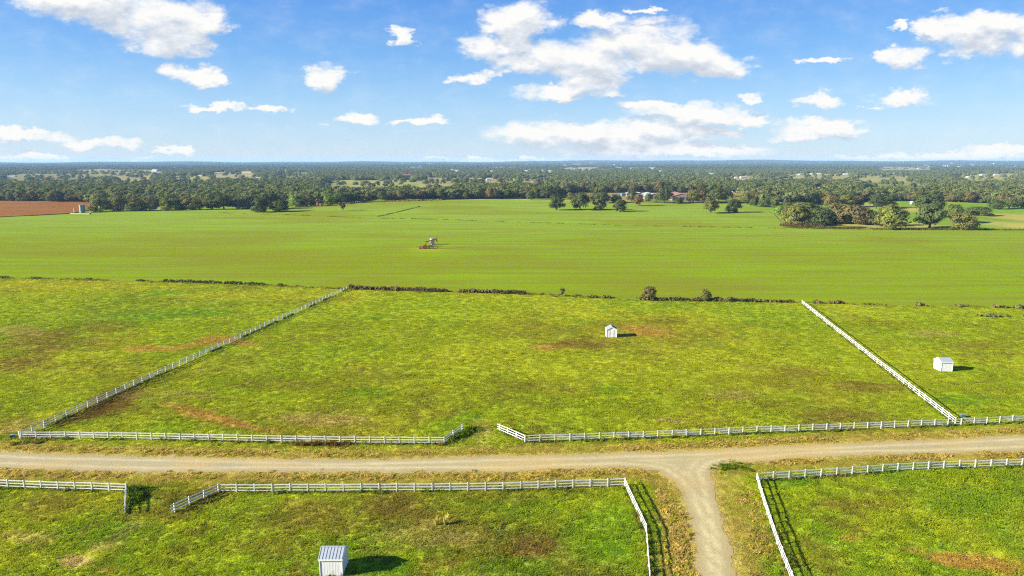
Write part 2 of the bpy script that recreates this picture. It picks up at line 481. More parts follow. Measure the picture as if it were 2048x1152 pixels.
def seg_dist(P, poly, closed=True):
    best = np.full(len(P), 1e9)
    n = len(poly)
    for i in range(n if closed else n - 1):
        a, b = poly[i], poly[(i + 1) % n]
        ab = b - a; L = ab @ ab + 1e-12
        t = np.clip(((P - a) @ ab) / L, 0, 1)
        d = np.hypot(*(P - (a + t[:, None] * ab)).T)
        np.minimum(best, d, out=best)
    return best


def inside(P, poly):
    c = np.zeros(len(P), bool); n = len(poly); j = n - 1
    x, y = P[:, 0], P[:, 1]
    for i in range(n):
        xi, yi = poly[i]; xj, yj = poly[j]
        m = ((yi > y) != (yj > y))
        xx = (xj - xi) * (y - yi) / (yj - yi + 1e-12) + xi
        c ^= m & (x < xx); j = i
    return c


road_simple = np.array([(p.x, p.y) for p in pts_of(R_BOT_L + S_LEFT + S_RIGHT + R_BOT_R + R_TOP[::-1])])


def lin(r, g, b):
    f = lambda c: ((c / 255 + 0.055) / 1.055) ** 2.4 if c > 10 else c / 255 / 12.92
    return np.array([f(r), f(g), f(b)])


ALB = 0.80             # photographed colour -> reflectance for a sunlit surface at this exposure
C_GREEN = lin(140, 160, 28) * ALB; C_YEL = lin(168, 173, 40) * ALB; C_LUSH = lin(112, 150, 34) * ALB
C_GREEN *= (1.30, 1.18, 1.25); C_YEL *= (1.20, 1.10, 1.1); C_LUSH *= (1.20, 1.12, .9)
C_STRAW = lin(190, 164, 80) * ALB; C_RUST = lin(180, 146, 64) * ALB * 1.1; C_BROWN = lin(138, 112, 52) * ALB; C_TAN = lin(190, 165, 95) * ALB
C_CROP = lin(140, 172, 34) * ALB * (.70, .69, .40); C_CROP2 = lin(156, 188, 70) * ALB * (.62, .66, .46); C_CROPD = lin(142, 156, 36) * ALB * (.67, .66, .40)

# patches of dead or different grass: pixel centre, half width, half height (pixels), tilt, colour, strength
PATCH = [(1150, 687, 75, 10, 0, C_BROWN, .8), (1290, 660, 62, 12, 4, C_RUST, .75), (1330, 640, 75, 9, 0, C_BROWN, .55), (1100, 695, 30, 6, 0, C_RUST, .6),
         (285, 697, 35, 7, -3, C_RUST, .8), (360, 695, 50, 6, -5, C_RUST, .8), (425, 682, 45, 12, -8, C_RUST, .85), (490, 688, 40, 7, 12, C_RUST, .8),
         (345, 810, 45, 8, 9, C_RUST, .6), (405, 830, 60, 12, 13, C_RUST, .9), (470, 845, 45, 10, 13, C_RUST, .8), (520, 858, 45, 7, 8, C_RUST, .7),
         (60, 722, 70, 22, -6, C_BROWN, .7), (110, 680, 100, 26, 0, C_BROWN, .55), (210, 655, 70, 12, 0, C_BROWN, .4), (30, 660, 60, 14, 0, C_TAN, .4),
         (1900, 1118, 60, 12, 8, C_RUST, .9), (1985, 1128, 80, 16, 8, C_RUST, .9), (1830, 1102, 30, 6, 5, C_RUST, .6), (1700, 1076, 20, 7, 0, C_RUST, .55),
         (1060, 1092, 60, 24, 0, C_BROWN, .85), (700, 1035, 230, 40, 0, C_BROWN, .6), (860, 1070, 150, 25, 0, C_TAN, .45), (560, 1095, 110, 30, 0, C_BROWN, .45),
         (100, 1005, 80, 26, 0, C_BROWN, .55), (60, 1075, 60, 14, 0, C_TAN, .5), (150, 1122, 30, 12, 0, C_TAN, .9), (215, 1088, 40, 12, -14, C_TAN, .5), (255, 1060, 40, 9, -25, C_TAN, .6),
         (215, 1140, 30, 8, 0, C_RUST, .5), (1730, 775, 70, 10, 3, C_BROWN, .6), (1600, 745, 60, 9, 0, C_BROWN, .4), (1560, 808, 60, 7, 0, C_BROWN, .5), (1350, 842, 50, 6, 4, C_TAN, .7),
         (640, 838, 80, 12, 0, C_TAN, .55), (560, 770, 90, 12, 0, C_BROWN, .4), (235, 800, 70, 24, -14, C_BROWN * .9, .8), (185, 822, 80, 12, -20, C_BROWN * .7, .85), (330, 790, 90, 12, 0, C_TAN, .4),
         (1240, 728, 60, 8, 0, C_YEL, .5), (1680, 830, 70, 10, 0, C_BROWN, .55), (1480, 790, 80, 10, 0, C_TAN, .4), (1860, 668, 60, 7, 0, C_TAN, .4), (1960, 690, 70, 8, 0, C_BROWN, .4),
         (1730, 1010, 80, 10, 0, C_BROWN, .45), (1800, 985, 60, 8, 0, C_BROWN, .3), (1640, 1120, 80, 24, 0, C_BROWN, .4), (20, 860, 40, 8, 0, C_TAN, .7), (40, 845, 50, 6, 0, C_TAN, .5),
         (1225, 778, 36, 10, 0, C_LUSH, .45), (300, 630, 130, 9, 0, C_LUSH, .7), (410, 626, 60, 8, 0, C_LUSH, .7), (750, 634, 50, 7, 0, C_LUSH, .7), (330, 588, 40, 7, 0, C_LUSH, .7), (730, 785, 60, 9, 0, C_LUSH, .5),
         (1930, 800, 80, 14, 0, C_LUSH, .6), (900, 850, 60, 14, -20, C_LUSH, .5), (700, 1140, 130, 20, 0, C_LUSH, .8), (1000, 1140, 130, 25, 0, C_LUSH, .5), (1200, 1060, 90, 40, 0, C_LUSH, .5), (200, 1060, 120, 30, 0, C_LUSH, .5),
         (1590, 960, 40, 16, 0, C_LUSH, .8), (1950, 1000, 100, 25, 0, C_LUSH, .5), (1460, 940, 40, 16, 0, C_LUSH, .7), (960, 865, 25, 22, 0, C_TAN, .35), (120, 570, 260, 14, 0, C_YEL, .8), (480, 590, 150, 10, 0, C_YEL, .6)]
PW = []
for cx, cyy, rx, ry, tilt, c, s in PATCH:
    p = at(cx, cyy); a = math.radians(tilt)
    ca, sa = math.cos(a), math.sin(a)
    PW.append((cx, cyy, rx, ry, ca, sa, c, s))


def to_px(x, y, z):
    dx, dy, dz = x, y, z - CAM_H
    zc = dy * CP - dz * SP; yc = dy * SP + dz * CP
    return 1024 + F * dx / zc, 576 - F * yc / zc


F6W = [(1250, 955), (1293, 1047), (1301, 1160), (1300, 1300)]


def paddock_colour(x, y):
    """reflectance map of the grazed paddocks and of the mown verges"""
    P = np.stack([x, y], 1)
    n1 = fbm(x / 26, y / 34, 1, 4); n2 = fbm(x / 5.5, y / 6.5, 2, 4); n3 = fbm(x / 60, y / 60, 3, 3); n4 = fbm(x / 1.6, y / 1.6, 4, 3)
    c = C_GREEN[None] * np.ones((len(x), 1))
    mix = lambda c, k, w: c * (1 - w[:, None]) + k[None] * w[:, None]
    c = mix(c, C_YEL, sstep(n1 * 0.85 + n2 * 0.15, 0.34, 0.70) * 0.6)
    c = mix(c, C_LUSH, sstep(n3 * 0.6 + n2 * 0.4, 0.50, 0.72) * np.interp(y, [85, 130], [0.75, 0.5]))
    c = mix(c, C_BROWN, sstep(fbm(x / 11, y / 13, 9, 4) * 0.6 + n4 * 0.4, 0.55, 0.72) * np.interp(y, [85, 130], [0.6, 0.35]))
    c = mix(c, C_BROWN, sstep(fbm(x / 30, y / 18, 19, 4), 0.55, 0.75) * np.interp(y, [85, 130], [0.5, 0.25]))
    n5 = fbm(x / 2.4, y / 3.0, 6, 3)
    c = mix(c, C_LUSH * 0.5, sstep(n5, 0.58, 0.80) * np.interp(y, [85, 130], [0.42, 0.10]))
    c = mix(c, C_YEL * 1.05, sstep(1 - n5, 0.58, 0.78) * 0.15)
    c = mix(c, C_LUSH * 0.45, sstep(n4, 0.66, 0.85) * 0.4)
    px, py = to_px(x, y, np.zeros_like(x))
    wob = (fbm(x / 7, y / 7, 5, 4) - 0.5)
    for cx, cyy, rx, ry, ca, sa, k, s in PW:
        u = ((px - cx) * ca + (py - cyy) * sa) / rx; v = (-(px - cx) * sa + (py - cyy) * ca) / ry
        d = u * u + v * v + wob * 2.6 + (n4 - 0.5) * 1.2
        c = mix(c, k, (1 - sstep(d, -0.1, 1.7)) * min(1, s * 1.05))
    c = c * np.interp(y, [90, 130], [1.20, 1.10])[:, None]
    rd = seg_dist(P, road_simple)
    side = (y < 112) & (np.abs(x) < 60)
    w = 1 - sstep(rd + (n2 - 0.5) * 3.0, 2.6, 5.0)
    st = mix(mix(C_GREEN[None] * np.ones((len(x), 1)), C_STRAW, np.full(len(x), 0.55)), C_STRAW, sstep(n2 * 0.5 + n4 * 0.5, 0.38, 0.62) * 0.8)
    st = mix(st, C_BROWN, sstep(vnoise(x / 0.9, y / 0.9, 31), 0.6, 0.95) * 0.5)
    c = c * (1 - w[:, None] * 0.9) + st * w[:, None] * 0.9
    edge = 1 - sstep(rd, 0.2, 1.3)
    c = mix(c, C_TAN, edge * 0.6)
    return c, rd, w


# ------------------------------------------------------------------ ground, base sheet to the horizon
def set_col(me, cols):
    a = me.attributes.new('col', 'FLOAT_COLOR', 'POINT')
    buf = np.ones((len(me.vertices), 4), np.float32); buf[:, :3] = cols
    a.data.foreach_set('color', buf.ravel())


def grid_faces(nr, nc, wrap=False):
    f = []
    for i in range(nr - 1):
        for j in range(nc if wrap else nc - 1):
            k = (j + 1) % nc
            f.append((i * nc + j, i * nc + k, (i + 1) * nc + k, (i + 1) * nc + j))
    return f


def clearing(x, y):
    """how open the far country is: 1 = field, 0 = wood"""
    n = fbm(x / 700, y / 1500, 41, 3) * 0.7 + fbm(x / 160, y / 420, 43, 3) * 0.3
    return sstep(n, 0.56, 0.62)


rr = np.concatenate([[0.5], np.geomspace(15, 17000, 260)]); aa = np.linspace(0, 2 * PI, 540, endpoint=False)
RR, AA = np.meshgrid(rr, aa, indexing='ij'); X = (RR * np.sin(AA)).ravel(); Y = (RR * np.cos(AA)).ravel()
drop = 0.5 - 0.47 * sstep(np.hypot(X, Y), 1200, 1800)
Z = ground_z(X, Y) - drop
V = np.stack([X, Y, Z], 1)
gr = mesh_obj('ground', V, [f[::-1] for f in grid_faces(len(rr), len(aa), True)], M_FAR, smooth=True)
cl = clearing(X, Y)[:, None]
tone = fbm(X / 300, Y / 500, 51, 3)[:, None]
fieldc = np.where(tone > 0.52, lin(196, 184, 110) * ALB * .6, lin(150, 165, 70) * ALB * .6)
cols = (lin(70, 82, 40) * ALB * .7)[None] * (1 - cl) + fieldc * cl
nearm = (1 - sstep(np.hypot(X, Y), 900, 1100))[:, None]
pasture = C_CROP2[None] * 0.9 * np.ones((len(X), 1))
pt = sstep(fbm(X / 40, Y / 70, 61, 4), 0.48, 0.68)[:, None] * 0.6
pasture = pasture * (1 - pt) + C_TAN[None] * pt
cols = cols * (1 - nearm) + pasture * nearm
set_col(gr.data, cols); tag(gr, kind='structure')

# ------------------------------------------------------------------ paddock sheet
HEDGE_PX = [(-700, 536), (-300, 547), (0, 556), (160, 559), (330, 564), (520, 570), (690, 578), (890, 584), (1050, 588), (1125, 592), (1290, 600), (1580, 605), (1700, 608), (2048, 617), (2400, 628), (2900, 645)]
hedge_w = np.array([at(*p)[:2] for p in HEDGE_PX])
gx = np.linspace(-270, 270, 620)
verts, cnt = [], 0
tv = np.concatenate([np.linspace(0, 0.55, 230), np.linspace(0.55, 1, 120)[1:]])
ytop = np.interp(gx, hedge_w[:, 0], hedge_w[:, 1])
YY = 42 + tv[:, None] * (ytop[None] - 42); XX = np.repeat(gx[None], len(tv), 0)
X, Y = XX.ravel(), YY.ravel()
pc, rd, wv_ = paddock_colour(X, Y)
zz = (fbm(X / 2.2, Y / 2.2, 71, 3) - 0.5) * 0.16 * sstep(rd, 0.3, 1.5) * (1 - inside(np.stack([X, Y], 1), road_simple))
zz = np.where(inside(np.stack([X, Y], 1), road_simple) | (rd < 0.6), -0.012, zz - 0.02)
pd = mesh_obj('field', np.stack([X, Y, zz], 1), grid_faces(len(tv), len(gx)), M_PADDOCK, smooth=True)
set_col(pd.data, pc * 0.95); tag(pd, kind='structure')

# road sheet
m, nt, out = new_mat('gravel')
g = N(nt, 'ShaderNodeNewGeometry'); b = N(nt, 'ShaderNodeBsdfDiffuse')
n = noise(nt, 0.16, 4, 0.6, g.outputs['Position']); n2 = noise(nt, 3.5, 5, 0.75, g.outputs['Position']); n3 = noise(nt, 14, 2, 0.7, g.outputs['Position'])
base = N(nt, 'ShaderNodeAttribute', attribute_name='col').outputs['Color']
f2 = mth(nt, 'MULTIPLY', mth(nt, 'MULTIPLY_ADD', n2.outputs['Fac'], 1.1, 0.45), mth(nt, 'MULTIPLY_ADD', n3.outputs['Fac'], 0.9, 0.55))
cmb = N(nt, 'ShaderNodeCombineColor')
for k in range(3): nt.links.new(f2, cmb.inputs[k])
nt.links.new(mixc(nt, base, cmb.outputs[0], 1.0, 'MULTIPLY'), b.inputs[0])
bp = N(nt, 'ShaderNodeBump'); bp.inputs['Strength'].default_value = 0.5; bp.inputs['Distance'].default_value = 0.08
nt.links.new(n3.outputs['Fac'], bp.inputs['Height']); nt.links.new(bp.outputs[0], b.inputs['Normal']); nt.links.new(b.outputs[0], out.inputs[0])
M_GRAVEL = m
from mathutils.geometry import delaunay_2d_cdt
ix, iy = np.meshgrid(np.arange(-110, 110, 0.7), np.arange(50, 130, 0.5)); IP = np.stack([ix.ravel(), iy.ravel()], 1) + RG.uniform(-.12, .12, (ix.size, 2))
IP = IP[inside(IP, road_xy)]; IP = IP[seg_dist(IP, road_simple) > 0.45]
nb = len(road_ring)
vin = [Vector((p.x, p.y)) for p in road_ring] + [Vector(p) for p in IP]
cv_, _, ct_, *_r = delaunay_2d_cdt(vin, [(k, (k + 1) % nb) for k in range(nb)], [], 1, 1e-5)
rvx = np.array([(v.x, v.y) for v in cv_])
ro = mesh_obj('road', np.stack([rvx[:, 0], rvx[:, 1], np.full(len(rvx), 0.012)], 1), [tuple(t) for t in ct_], M_GRAVEL); tag(ro, kind='structure')
bm = bmesh.new(); bm.from_mesh(ro.data)
for f in bm.faces:
    f.normal_update()
    if f.normal.z < 0: f.normal_flip()
bm.to_mesh(ro.data); bm.free()
d = seg_dist(rvx, road_simple) + (fbm(rvx[:, 0] / 9, rvx[:, 1] / 9, 131, 3) - .5) * 0.8
nz = fbm(rvx[:, 0] / 3, rvx[:, 1] / 3, 132, 3)
trk = np.exp(-((d - 1.5) / 0.35) ** 2) + 0.6 * np.exp(-((d - 3.0) / 0.3) ** 2)
far_left = 1 - sstep(rvx[:, 0], -45, 10)
cr = lin(206, 189, 146)[None] * (1 - 0.35 * far_left[:, None]) + lin(196, 186, 162)[None] * 0.35 * far_left[:, None]
cr = cr * (1 + (trk * 0.36 - 0.10)[:, None]) * (0.92 + 0.16 * nz[:, None])
sandy = sstep(fbm(rvx[:, 0] / 12, rvx[:, 1] / 6, 133, 3), .45, .7)[:, None] * 0.5
cr = cr * (1 - sandy) + lin(218, 186, 124)[None] * sandy
fr = (1 - sstep(d, 0.0, 0.8))[:, None] * 0.55; cr = cr * (1 - fr) + lin(196, 166, 100)[None] * fr
set_col(ro.data, cr * np.array([.64, .65, .585]))

# ------------------------------------------------------------------ crop field beyond the hedge line
FAR_PX = [(-700, 452), (-300, 444), (0, 434.5), (70, 431.5), (140, 428.5), (250, 423), (330, 422), (440, 419.5), (520, 419), (620, 412.5), (740, 405), (880, 401), (1000, 399.5), (1100, 401), (1250, 403), (1400, 405.5), (1490, 409), (1530, 416), (1550, 430), (1562, 443), (1580, 452), (1700, 456), (1950, 458.5), (2048, 458), (2400, 459), (2900, 462)]


def strip_sheet(name, near, far, nt_, lift, step=7):
    xs = np.arange(near[0][0], near[-1][0] + 1, step)
    yn = np.interp(xs, [p[0] for p in near], [p[1] for p in near]); yf = np.interp(xs, [p[0] for p in far], [p[1] for p in far])
    A = np.array([at(x, y)[:2] for x, y in zip(xs, yn)]); B = np.array([at(x, y)[:2] for x, y in zip(xs, yf)])
    t = np.linspace(0, 1, nt_)[:, None, None]
    P = (A[None] * (1 - t) + B[None] * t)
    X, Y = P[..., 0].ravel(), P[..., 1].ravel()
    o = mesh_obj(name, np.stack([X, Y, ground_z(X, Y) + lift], 1), grid_faces(nt_, len(xs)), None, smooth=True)
    return o, X, Y


cf, X, Y = strip_sheet('crop_field', HEDGE_PX, FAR_PX, 330, 0.012)
far_w = sstep(Y, 300, 560)
n1 = fbm(X / 55, Y / 30, 81, 4); n2 = fbm(X / 14, Y / 5, 82, 3); n3 = fbm(X / 160, Y / 120, 83, 3)
c = C_CROP[None] * (1 - far_w[:, None]) + C_CROP2[None] * far_w[:, None]
w = (sstep(n1 * 0.5 + n3 * 0.5, 0.44, 0.64) * 0.75)[:, None]; c = c * (1 - w) + C_CROPD[None] * w
w = (sstep(n2, 0.5, 0.8) * 0.16)[:, None]; c = c * (1 - w) + (C_BROWN * 0.9)[None] * w
PUMP = at(862, 497.5)
PT = np.stack([X, Y], 1)
for tr, amt, wdt in (([(1690, 466), (1800, 486), (1930, 520), (2080, 566)], 0.16, 0.9), ([(1698, 464), (1810, 484), (1942, 517), (2095, 560)], 0.16, 0.9), ([(862, 499), (700, 512), (420, 530), (100, 545)], 0.10, 1.2), ([(1575, 455), (1300, 470), (1000, 489), (868, 496)], 0.09, 1.2), ([(1250, 404), (1180, 440), (900, 492)], 0.09, 1.4)):
    dd = seg_dist(PT, np.array([tuple(at(*p)[:2]) for p in tr]), False)
    c = c * (1 - amt * (np.exp(-(dd / wdt) ** 2) * (0.4 + 0.9 * fbm(X / 20, Y / 20, 141, 3)))[:, None])
n6 = fbm(X / 130 + Y / 900, Y / 3.2, 142, 3); c = c * (1 + 0.16 * (n6 - 0.5))[:, None]
w = np.exp(-((X - PUMP.x) / 9) ** 2 - ((Y - PUMP.y) / 11) ** 2)[:, None] * 0.6; c = c * (1 - w) + C_YEL[None] * 1.05 * w
set_col(cf.data, c * (1.17, 1.12, 1.18)); cf.data.materials.append(M_CROP); tag(cf, kind='structure')

# ploughed field, left edge
pf, X, Y = strip_sheet('ploughed_field', [(-700, 451), (0, 433.5), (140, 426.5), (186, 419)], [(-700, 399), (0, 400.5), (100, 401.5), (186, 405)], 60, 0.06, 8)
n1 = fbm(X / 60, Y / 8, 91, 4)[:, None]
set_col(pf.data, lin(186, 122, 66) * 0.40 * (1 - n1 * 0.5) + lin(198, 150, 90) * 0.40 * n1 * 0.6)
pf.data.materials.append(M_FAR); tag(pf, kind='structure')

# dry yard round the barns and open fields within the woods: visible pixel rectangle -> sheet
FIELDS = [(1130, 1480, 386, 402.5, lin(190, 165, 90)), (1300, 1480, 397, 402, lin(150, 165, 65)), (640, 905, 361, 368.5, lin(190, 190, 105)), (840, 1010, 356, 362, lin(196, 180, 120)), (1000, 1110, 357, 360, lin(190, 180, 110)),
          (215, 310, 353.5, 359.5, lin(200, 185, 115)), (340, 425, 352, 358, lin(196, 190, 100)), (420, 520, 345, 348.5, lin(200, 185, 120)), (150, 320, 340, 346, lin(180, 172, 110)), (0, 190, 348, 353, lin(170, 160, 110)),
          (1545, 1700, 348, 352.5, lin(195, 185, 110)), (1700, 1835, 351.5, 354.5, lin(190, 185, 110)), (1905, 2040, 347.5, 354.5, lin(200, 195, 110)), (1720, 1850, 367, 370.5, lin(130, 150, 75)), (620, 680, 391, 394, lin(200, 175, 105)),
          (1750, 1860, 334, 337, lin(185, 180, 130)), (1120, 1200, 335, 337, lin(190, 180, 130)), (1440, 1520, 351, 355, lin(190, 180, 120)), (560, 620, 345, 349, lin(150, 160, 80))]
open_polys = []
for i, (x0, x1, ytp, ybt, c) in enumerate(FIELDS):
    a, b, c2, d = at(x0, ybt), at(x1, ybt), at(x1 + 4, ytp), at(x0 + 6, ytp)
    k = 0.64 if ybt < 380 else 0.97
    poly = [a * k, b * k, c2, d]
    nn = 22
    t = np.linspace(0, 1, nn)
    T, S = np.meshgrid(t, t, indexing='ij')
    A_, B_, C_, D_ = (np.array(v[:2]) for v in poly)
    P = ((A_ * (1 - S[..., None]) + B_ * S[..., None]) * (1 - T[..., None]) + (D_ * (1 - S[..., None]) + C_ * S[..., None]) * T[..., None])
    L = np.linalg.norm(B_ - A_)
    edge = 4 * np.minimum(S, 1 - S)
    P = P + ((fbm(T * 4 + i, S * 4, 95, 2) - 0.5) * L * 0.16)[..., None] * np.array([1, 0.2])
    X, Y = P[..., 0].ravel(), P[..., 1].ravel()
    rdist = np.hypot(X, Y)
    o = mesh_obj('pasture', np.stack([X, Y, ground_z(X, Y) + 0.25 + 0.0004 * rdist * (rdist > 1200)], 1), grid_faces(nn, nn), M_FAR, smooth=True)
    v = fbm(X / 90, Y / 60, 97 + i, 4)[:, None]
    set_col(o.data, c * ALB * 0.6 * (0.75 + 0.5 * v)); tag(o, kind='structure')
    open_polys.append(np.array([A_, B_, C_, D_]))

# ------------------------------------------------------------------ scattering (ground cover and far woods only)
def scatter(name, P, scale, rot, pick, protos, col=None):
    coll = bpy.data.collections.new(name + '_kinds')
    for p in protos: coll.objects.link(p)
    me = bpy.data.meshes.new(name); me.vertices.add(len(P)); me.vertices.foreach_set('co', np.asarray(P, np.float32).ravel())
    def add(nm, ty, data, key):
        a = me.attributes.new(nm, ty, 'POINT'); a.data.foreach_set(key, np.ascontiguousarray(data).ravel())
    add('size', 'FLOAT_VECTOR', np.asarray(scale, np.float32), 'vector'); add('turn', 'FLOAT_VECTOR', np.asarray(rot, np.float32), 'vector')
    add('pick', 'INT', np.asarray(pick, np.int32), 'value')
    if col is not None:
        cbuf = np.ones((len(P), 4), np.float32); cbuf[:, :3] = col; add('col', 'FLOAT_COLOR', cbuf, 'color')
    o = bpy.data.objects.new(name, me); COL.objects.link(o)
    ng = bpy.data.node_groups.new(name, 'GeometryNodeTree')
    ng.interface.new_socket('Geometry', in_out='INPUT', socket_type='NodeSocketGeometry'); ng.interface.new_socket('Geometry', in_out='OUTPUT', socket_type='NodeSocketGeometry')
    gi, go = N(ng, 'NodeGroupInput'), N(ng, 'NodeGroupOutput')
    ci = N(ng, 'GeometryNodeCollectionInfo'); ci.inputs['Collection'].default_value = coll; ci.inputs['Separate Children'].default_value = True; ci.inputs['Reset Children'].default_value = True
    ip = N(ng, 'GeometryNodeInstanceOnPoints'); ip.inputs['Pick Instance'].default_value = True
    def na(nm, ty):
        k = N(ng, 'GeometryNodeInputNamedAttribute'); k.data_type = ty; k.inputs['Name'].default_value = nm; return k.outputs['Attribute']
    er = N(ng, 'FunctionNodeEulerToRotation'); ng.links.new(na('turn', 'FLOAT_VECTOR'), er.inputs[0])
    ng.links.new(gi.outputs[0], ip.inputs['Points']); ng.links.new(ci.outputs[0], ip.inputs['Instance'])
    ng.links.new(na('pick', 'INT'), ip.inputs['Instance Index']); ng.links.new(er.outputs[0], ip.inputs['Rotation']); ng.links.new(na('size', 'FLOAT_VECTOR'), ip.inputs['Scale'])
    ng.links.new(ip.outputs[0], go.inputs[0])
    md = o.modifiers.new('scatter', 'NODES'); md.node_group = ng
    return o


def loose(name, me):
    return bpy.data.objects.new(name, me)


def blade_tuft(name, n, rad, h, wid, seed, lean=0.5):
    r = random.Random(seed); vs, fs = [], []
    for k in range(n):
        a = r.random() * 2 * PI; q = rad * math.sqrt(r.random()); x, y = q * math.cos(a), q * math.sin(a)
        b = r.random() * 2 * PI; hh = h * (0.55 + 0.6 * r.random()); w = wid * (0.6 + 0.7 * r.random()); ln = lean * hh * (0.3 + r.random())
        dx, dy = math.cos(b), math.sin(b); tx, ty = -dy, dx
        i = len(vs)
        vs += [(x - tx * w / 2, y - ty * w / 2, -0.03), (x + tx * w / 2, y + ty * w / 2, -0.03), (x + dx * ln * .35 + tx * w * .4, y + dy * ln * .35 + ty * w * .4, hh * .6), (x + dx * ln * .35 - tx * w * .4, y + dy * ln * .35 - ty * w * .4, hh * .6), (x + dx * ln, y + dy * ln, hh)]
        fs += [(i, i + 1, i + 2, i + 3), (i + 3, i + 2, i + 4)]
    me = bpy.data.meshes.new(name); me.from_pydata(vs, [], fs); me.materials.append(M_TUFT)
    return loose(name, me)


TUFTS = [blade_tuft('grass_tuft_kind', 15, 0.30, 0.20, 0.07, 100 + k, 0.8) for k in range(4)] + [blade_tuft('weed_tuft_kind', 22, 0.32, 0.42, 0.09, 200 + k, 0.7) for k in range(2)]


def rect_pts(x0, x1, y0, y1, dens):
    n = int((x1 - x0) * (y1 - y0) * dens)
    return RG.uniform(x0, x1, n), RG.uniform(y0, y1, n)


gxs, gys = [], []
for y0, y1, d in ((60, 100, 8.5), (100, 140, 6.0), (140, 190, 4.0), (190, 270, 2.4)):
    x, y = rect_pts(-0.86 * y1 - 6, 0.86 * y1 + 6, y0, y1, d)
    k = (np.abs(x) < 0.84 * y + 8) & (y < np.interp(x, hedge_w[:, 0], hedge_w[:, 1]))
    gxs.append(x[k]); gys.append(y[k])
X = np.concatenate(gxs); Y = np.concatenate(gys)
P2 = np.stack([X, Y], 1)
keep = ~inside(P2, road_simple)
rdall = seg_dist(P2, road_simple)
keep &= RG.random(len(X)) < (0.25 + 0.75 * sstep(rdall, 0.2, 1.6))
X, Y = X[keep], Y[keep]
c, rd, wst = paddock_colour(X, Y)
hgt = 0.55 + 0.9 * fbm(X / 6, Y / 6, 2, 3) ** 1.5 * 1.3
hgt = hgt * np.interp(Y, [85, 125, 160], [0.56, 0.42, 0.38]) * (1 - 0.62 * wst) * (0.75 + 0.5 * RG.random(len(X)))
wd = (0.9 + 0.5 * RG.random(len(X))) * (1 + 0.004 * (Y - 70))
c = c * (1 + (RG.random((len(X), 1)) - .5) * np.interp(Y, [85, 130], [0.36, 0.16])[:, None])
pick = RG.integers(0, 4, len(X)); tall = RG.random(len(X)) < 0.05 * (1 - wst); pick = np.where(tall, 4, pick)
rot = np.zeros((len(X), 3)); rot[:, 2] = RG.uniform(0, 2 * PI, len(X))
gt = scatter('grass', np.stack([X, Y, np.zeros_like(X)], 1), np.stack([wd, wd, hgt], 1), rot, pick, TUFTS, c)
tag(gt, 'rough yellow green paddock grass with dry patches', 'grass', kind='stuff')
print('tufts', len(X))

# ------------------------------------------------------------------ trees
def leaf_cloud(cents, rads, n_per, size, rng, flat=0.75):
    n = len(cents) * n_per
    d = rng.normal(size=(n, 3)); d /= np.linalg.norm(d, axis=1)[:, None]
    rad = rng.random(n) ** 0.4
    C = np.repeat(np.asarray(cents), n_per, 0); R = np.repeat(np.asarray(rads), n_per)
    p = C + d * (R * rad)[:, None] * np.array([1, 1, flat])
    cen = np.asarray(cents).mean(0); oc = C - cen; oc = oc / (np.linalg.norm(oc, axis=1)[:, None] + 1e-6)
    nm = d * 0.7 + oc * 0.8 + np.array([0, 0, .25]) + rng.normal(size=(n, 3)) * 0.35; nm /= np.linalg.norm(nm, axis=1)[:, None]
    h = np.where(np.abs(nm[:, 2:3]) > 0.9, np.array([[1, 0, 0]]), np.array([[0, 0, 1]]))
    t = np.cross(nm, h); t /= np.linalg.norm(t, axis=1)[:, None]; b = np.cross(nm, t)
    s = size * (0.6 + 0.8 * rng.random((n, 1)))
    q = np.stack([p - t * s - b * s * .6, p + t * s * .7 - b * s, p + t * s + b * s * .7, p - t * s * .6 + b * s], 1).reshape(-1, 3)
    f = np.arange(n * 4).reshape(-1, 4)
    return q, f


def crown_points(rng, n, w, h, base, top_flat=0.0, droop=0.0):
    cs, rs = [], []
    lob = rng.random(7) * 0.5 + 0.72
    for _ in range(n):
        a = rng.random() * 2 * PI; k = a / (2 * PI) * 7; l = lob[int(k) % 7] * (1 - k % 1) + lob[(int(k) + 1) % 7] * (k % 1)
        z = rng.random() ** 0.8
        prof = math.sqrt(max(0.0, 1 - (z * 1.05 - 0.32) ** 2 / 0.62)) * (1 if z > 0.12 else 0.8)
        q = (0.35 + 0.65 * math.sqrt(rng.random())) * prof * l
        cs.append((math.cos(a) * q * w / 2, math.sin(a) * q * w / 2, base + z * (h - base) * (0.92 + 0.08 * l) - droop * q * q))
        rs.append((0.13 + 0.10 * rng.random()) * w)
    return cs, rs


def trunk_bm(rng, h, w, base, n_limb=7, r0=None):
    bm = bmesh.new(); r0 = r0 or 0.032 * w + 0.08
    bx, by = rng.normal() * 0.03 * h, rng.normal() * 0.03 * h
    tube(bm, [(0, 0, -0.3), (0, 0, 0.25 * base), (bx * .5, by * .5, base * 0.8), (bx, by, h * 0.5), (bx * 1.4, by * 1.4, h * 0.8)], [r0 * 1.5, r0, r0 * .85, r0 * .5, r0 * .15], 8)
    for k in range(n_limb):
        a = 2 * PI * k / n_limb + rng.random(); q = w * (0.26 + 0.14 * rng.random()); z0 = base * (0.7 + 0.5 * rng.random()); z1 = h * (0.45 + 0.35 * rng.random())
        tube(bm, [(bx * .5, by * .5, z0), (math.cos(a) * q * .5, math.sin(a) * q * .5, z0 + (z1 - z0) * .6), (math.cos(a) * q, math.sin(a) * q, z1)], [r0 * .5, r0 * .33, r0 * .1], 6)
    return bm


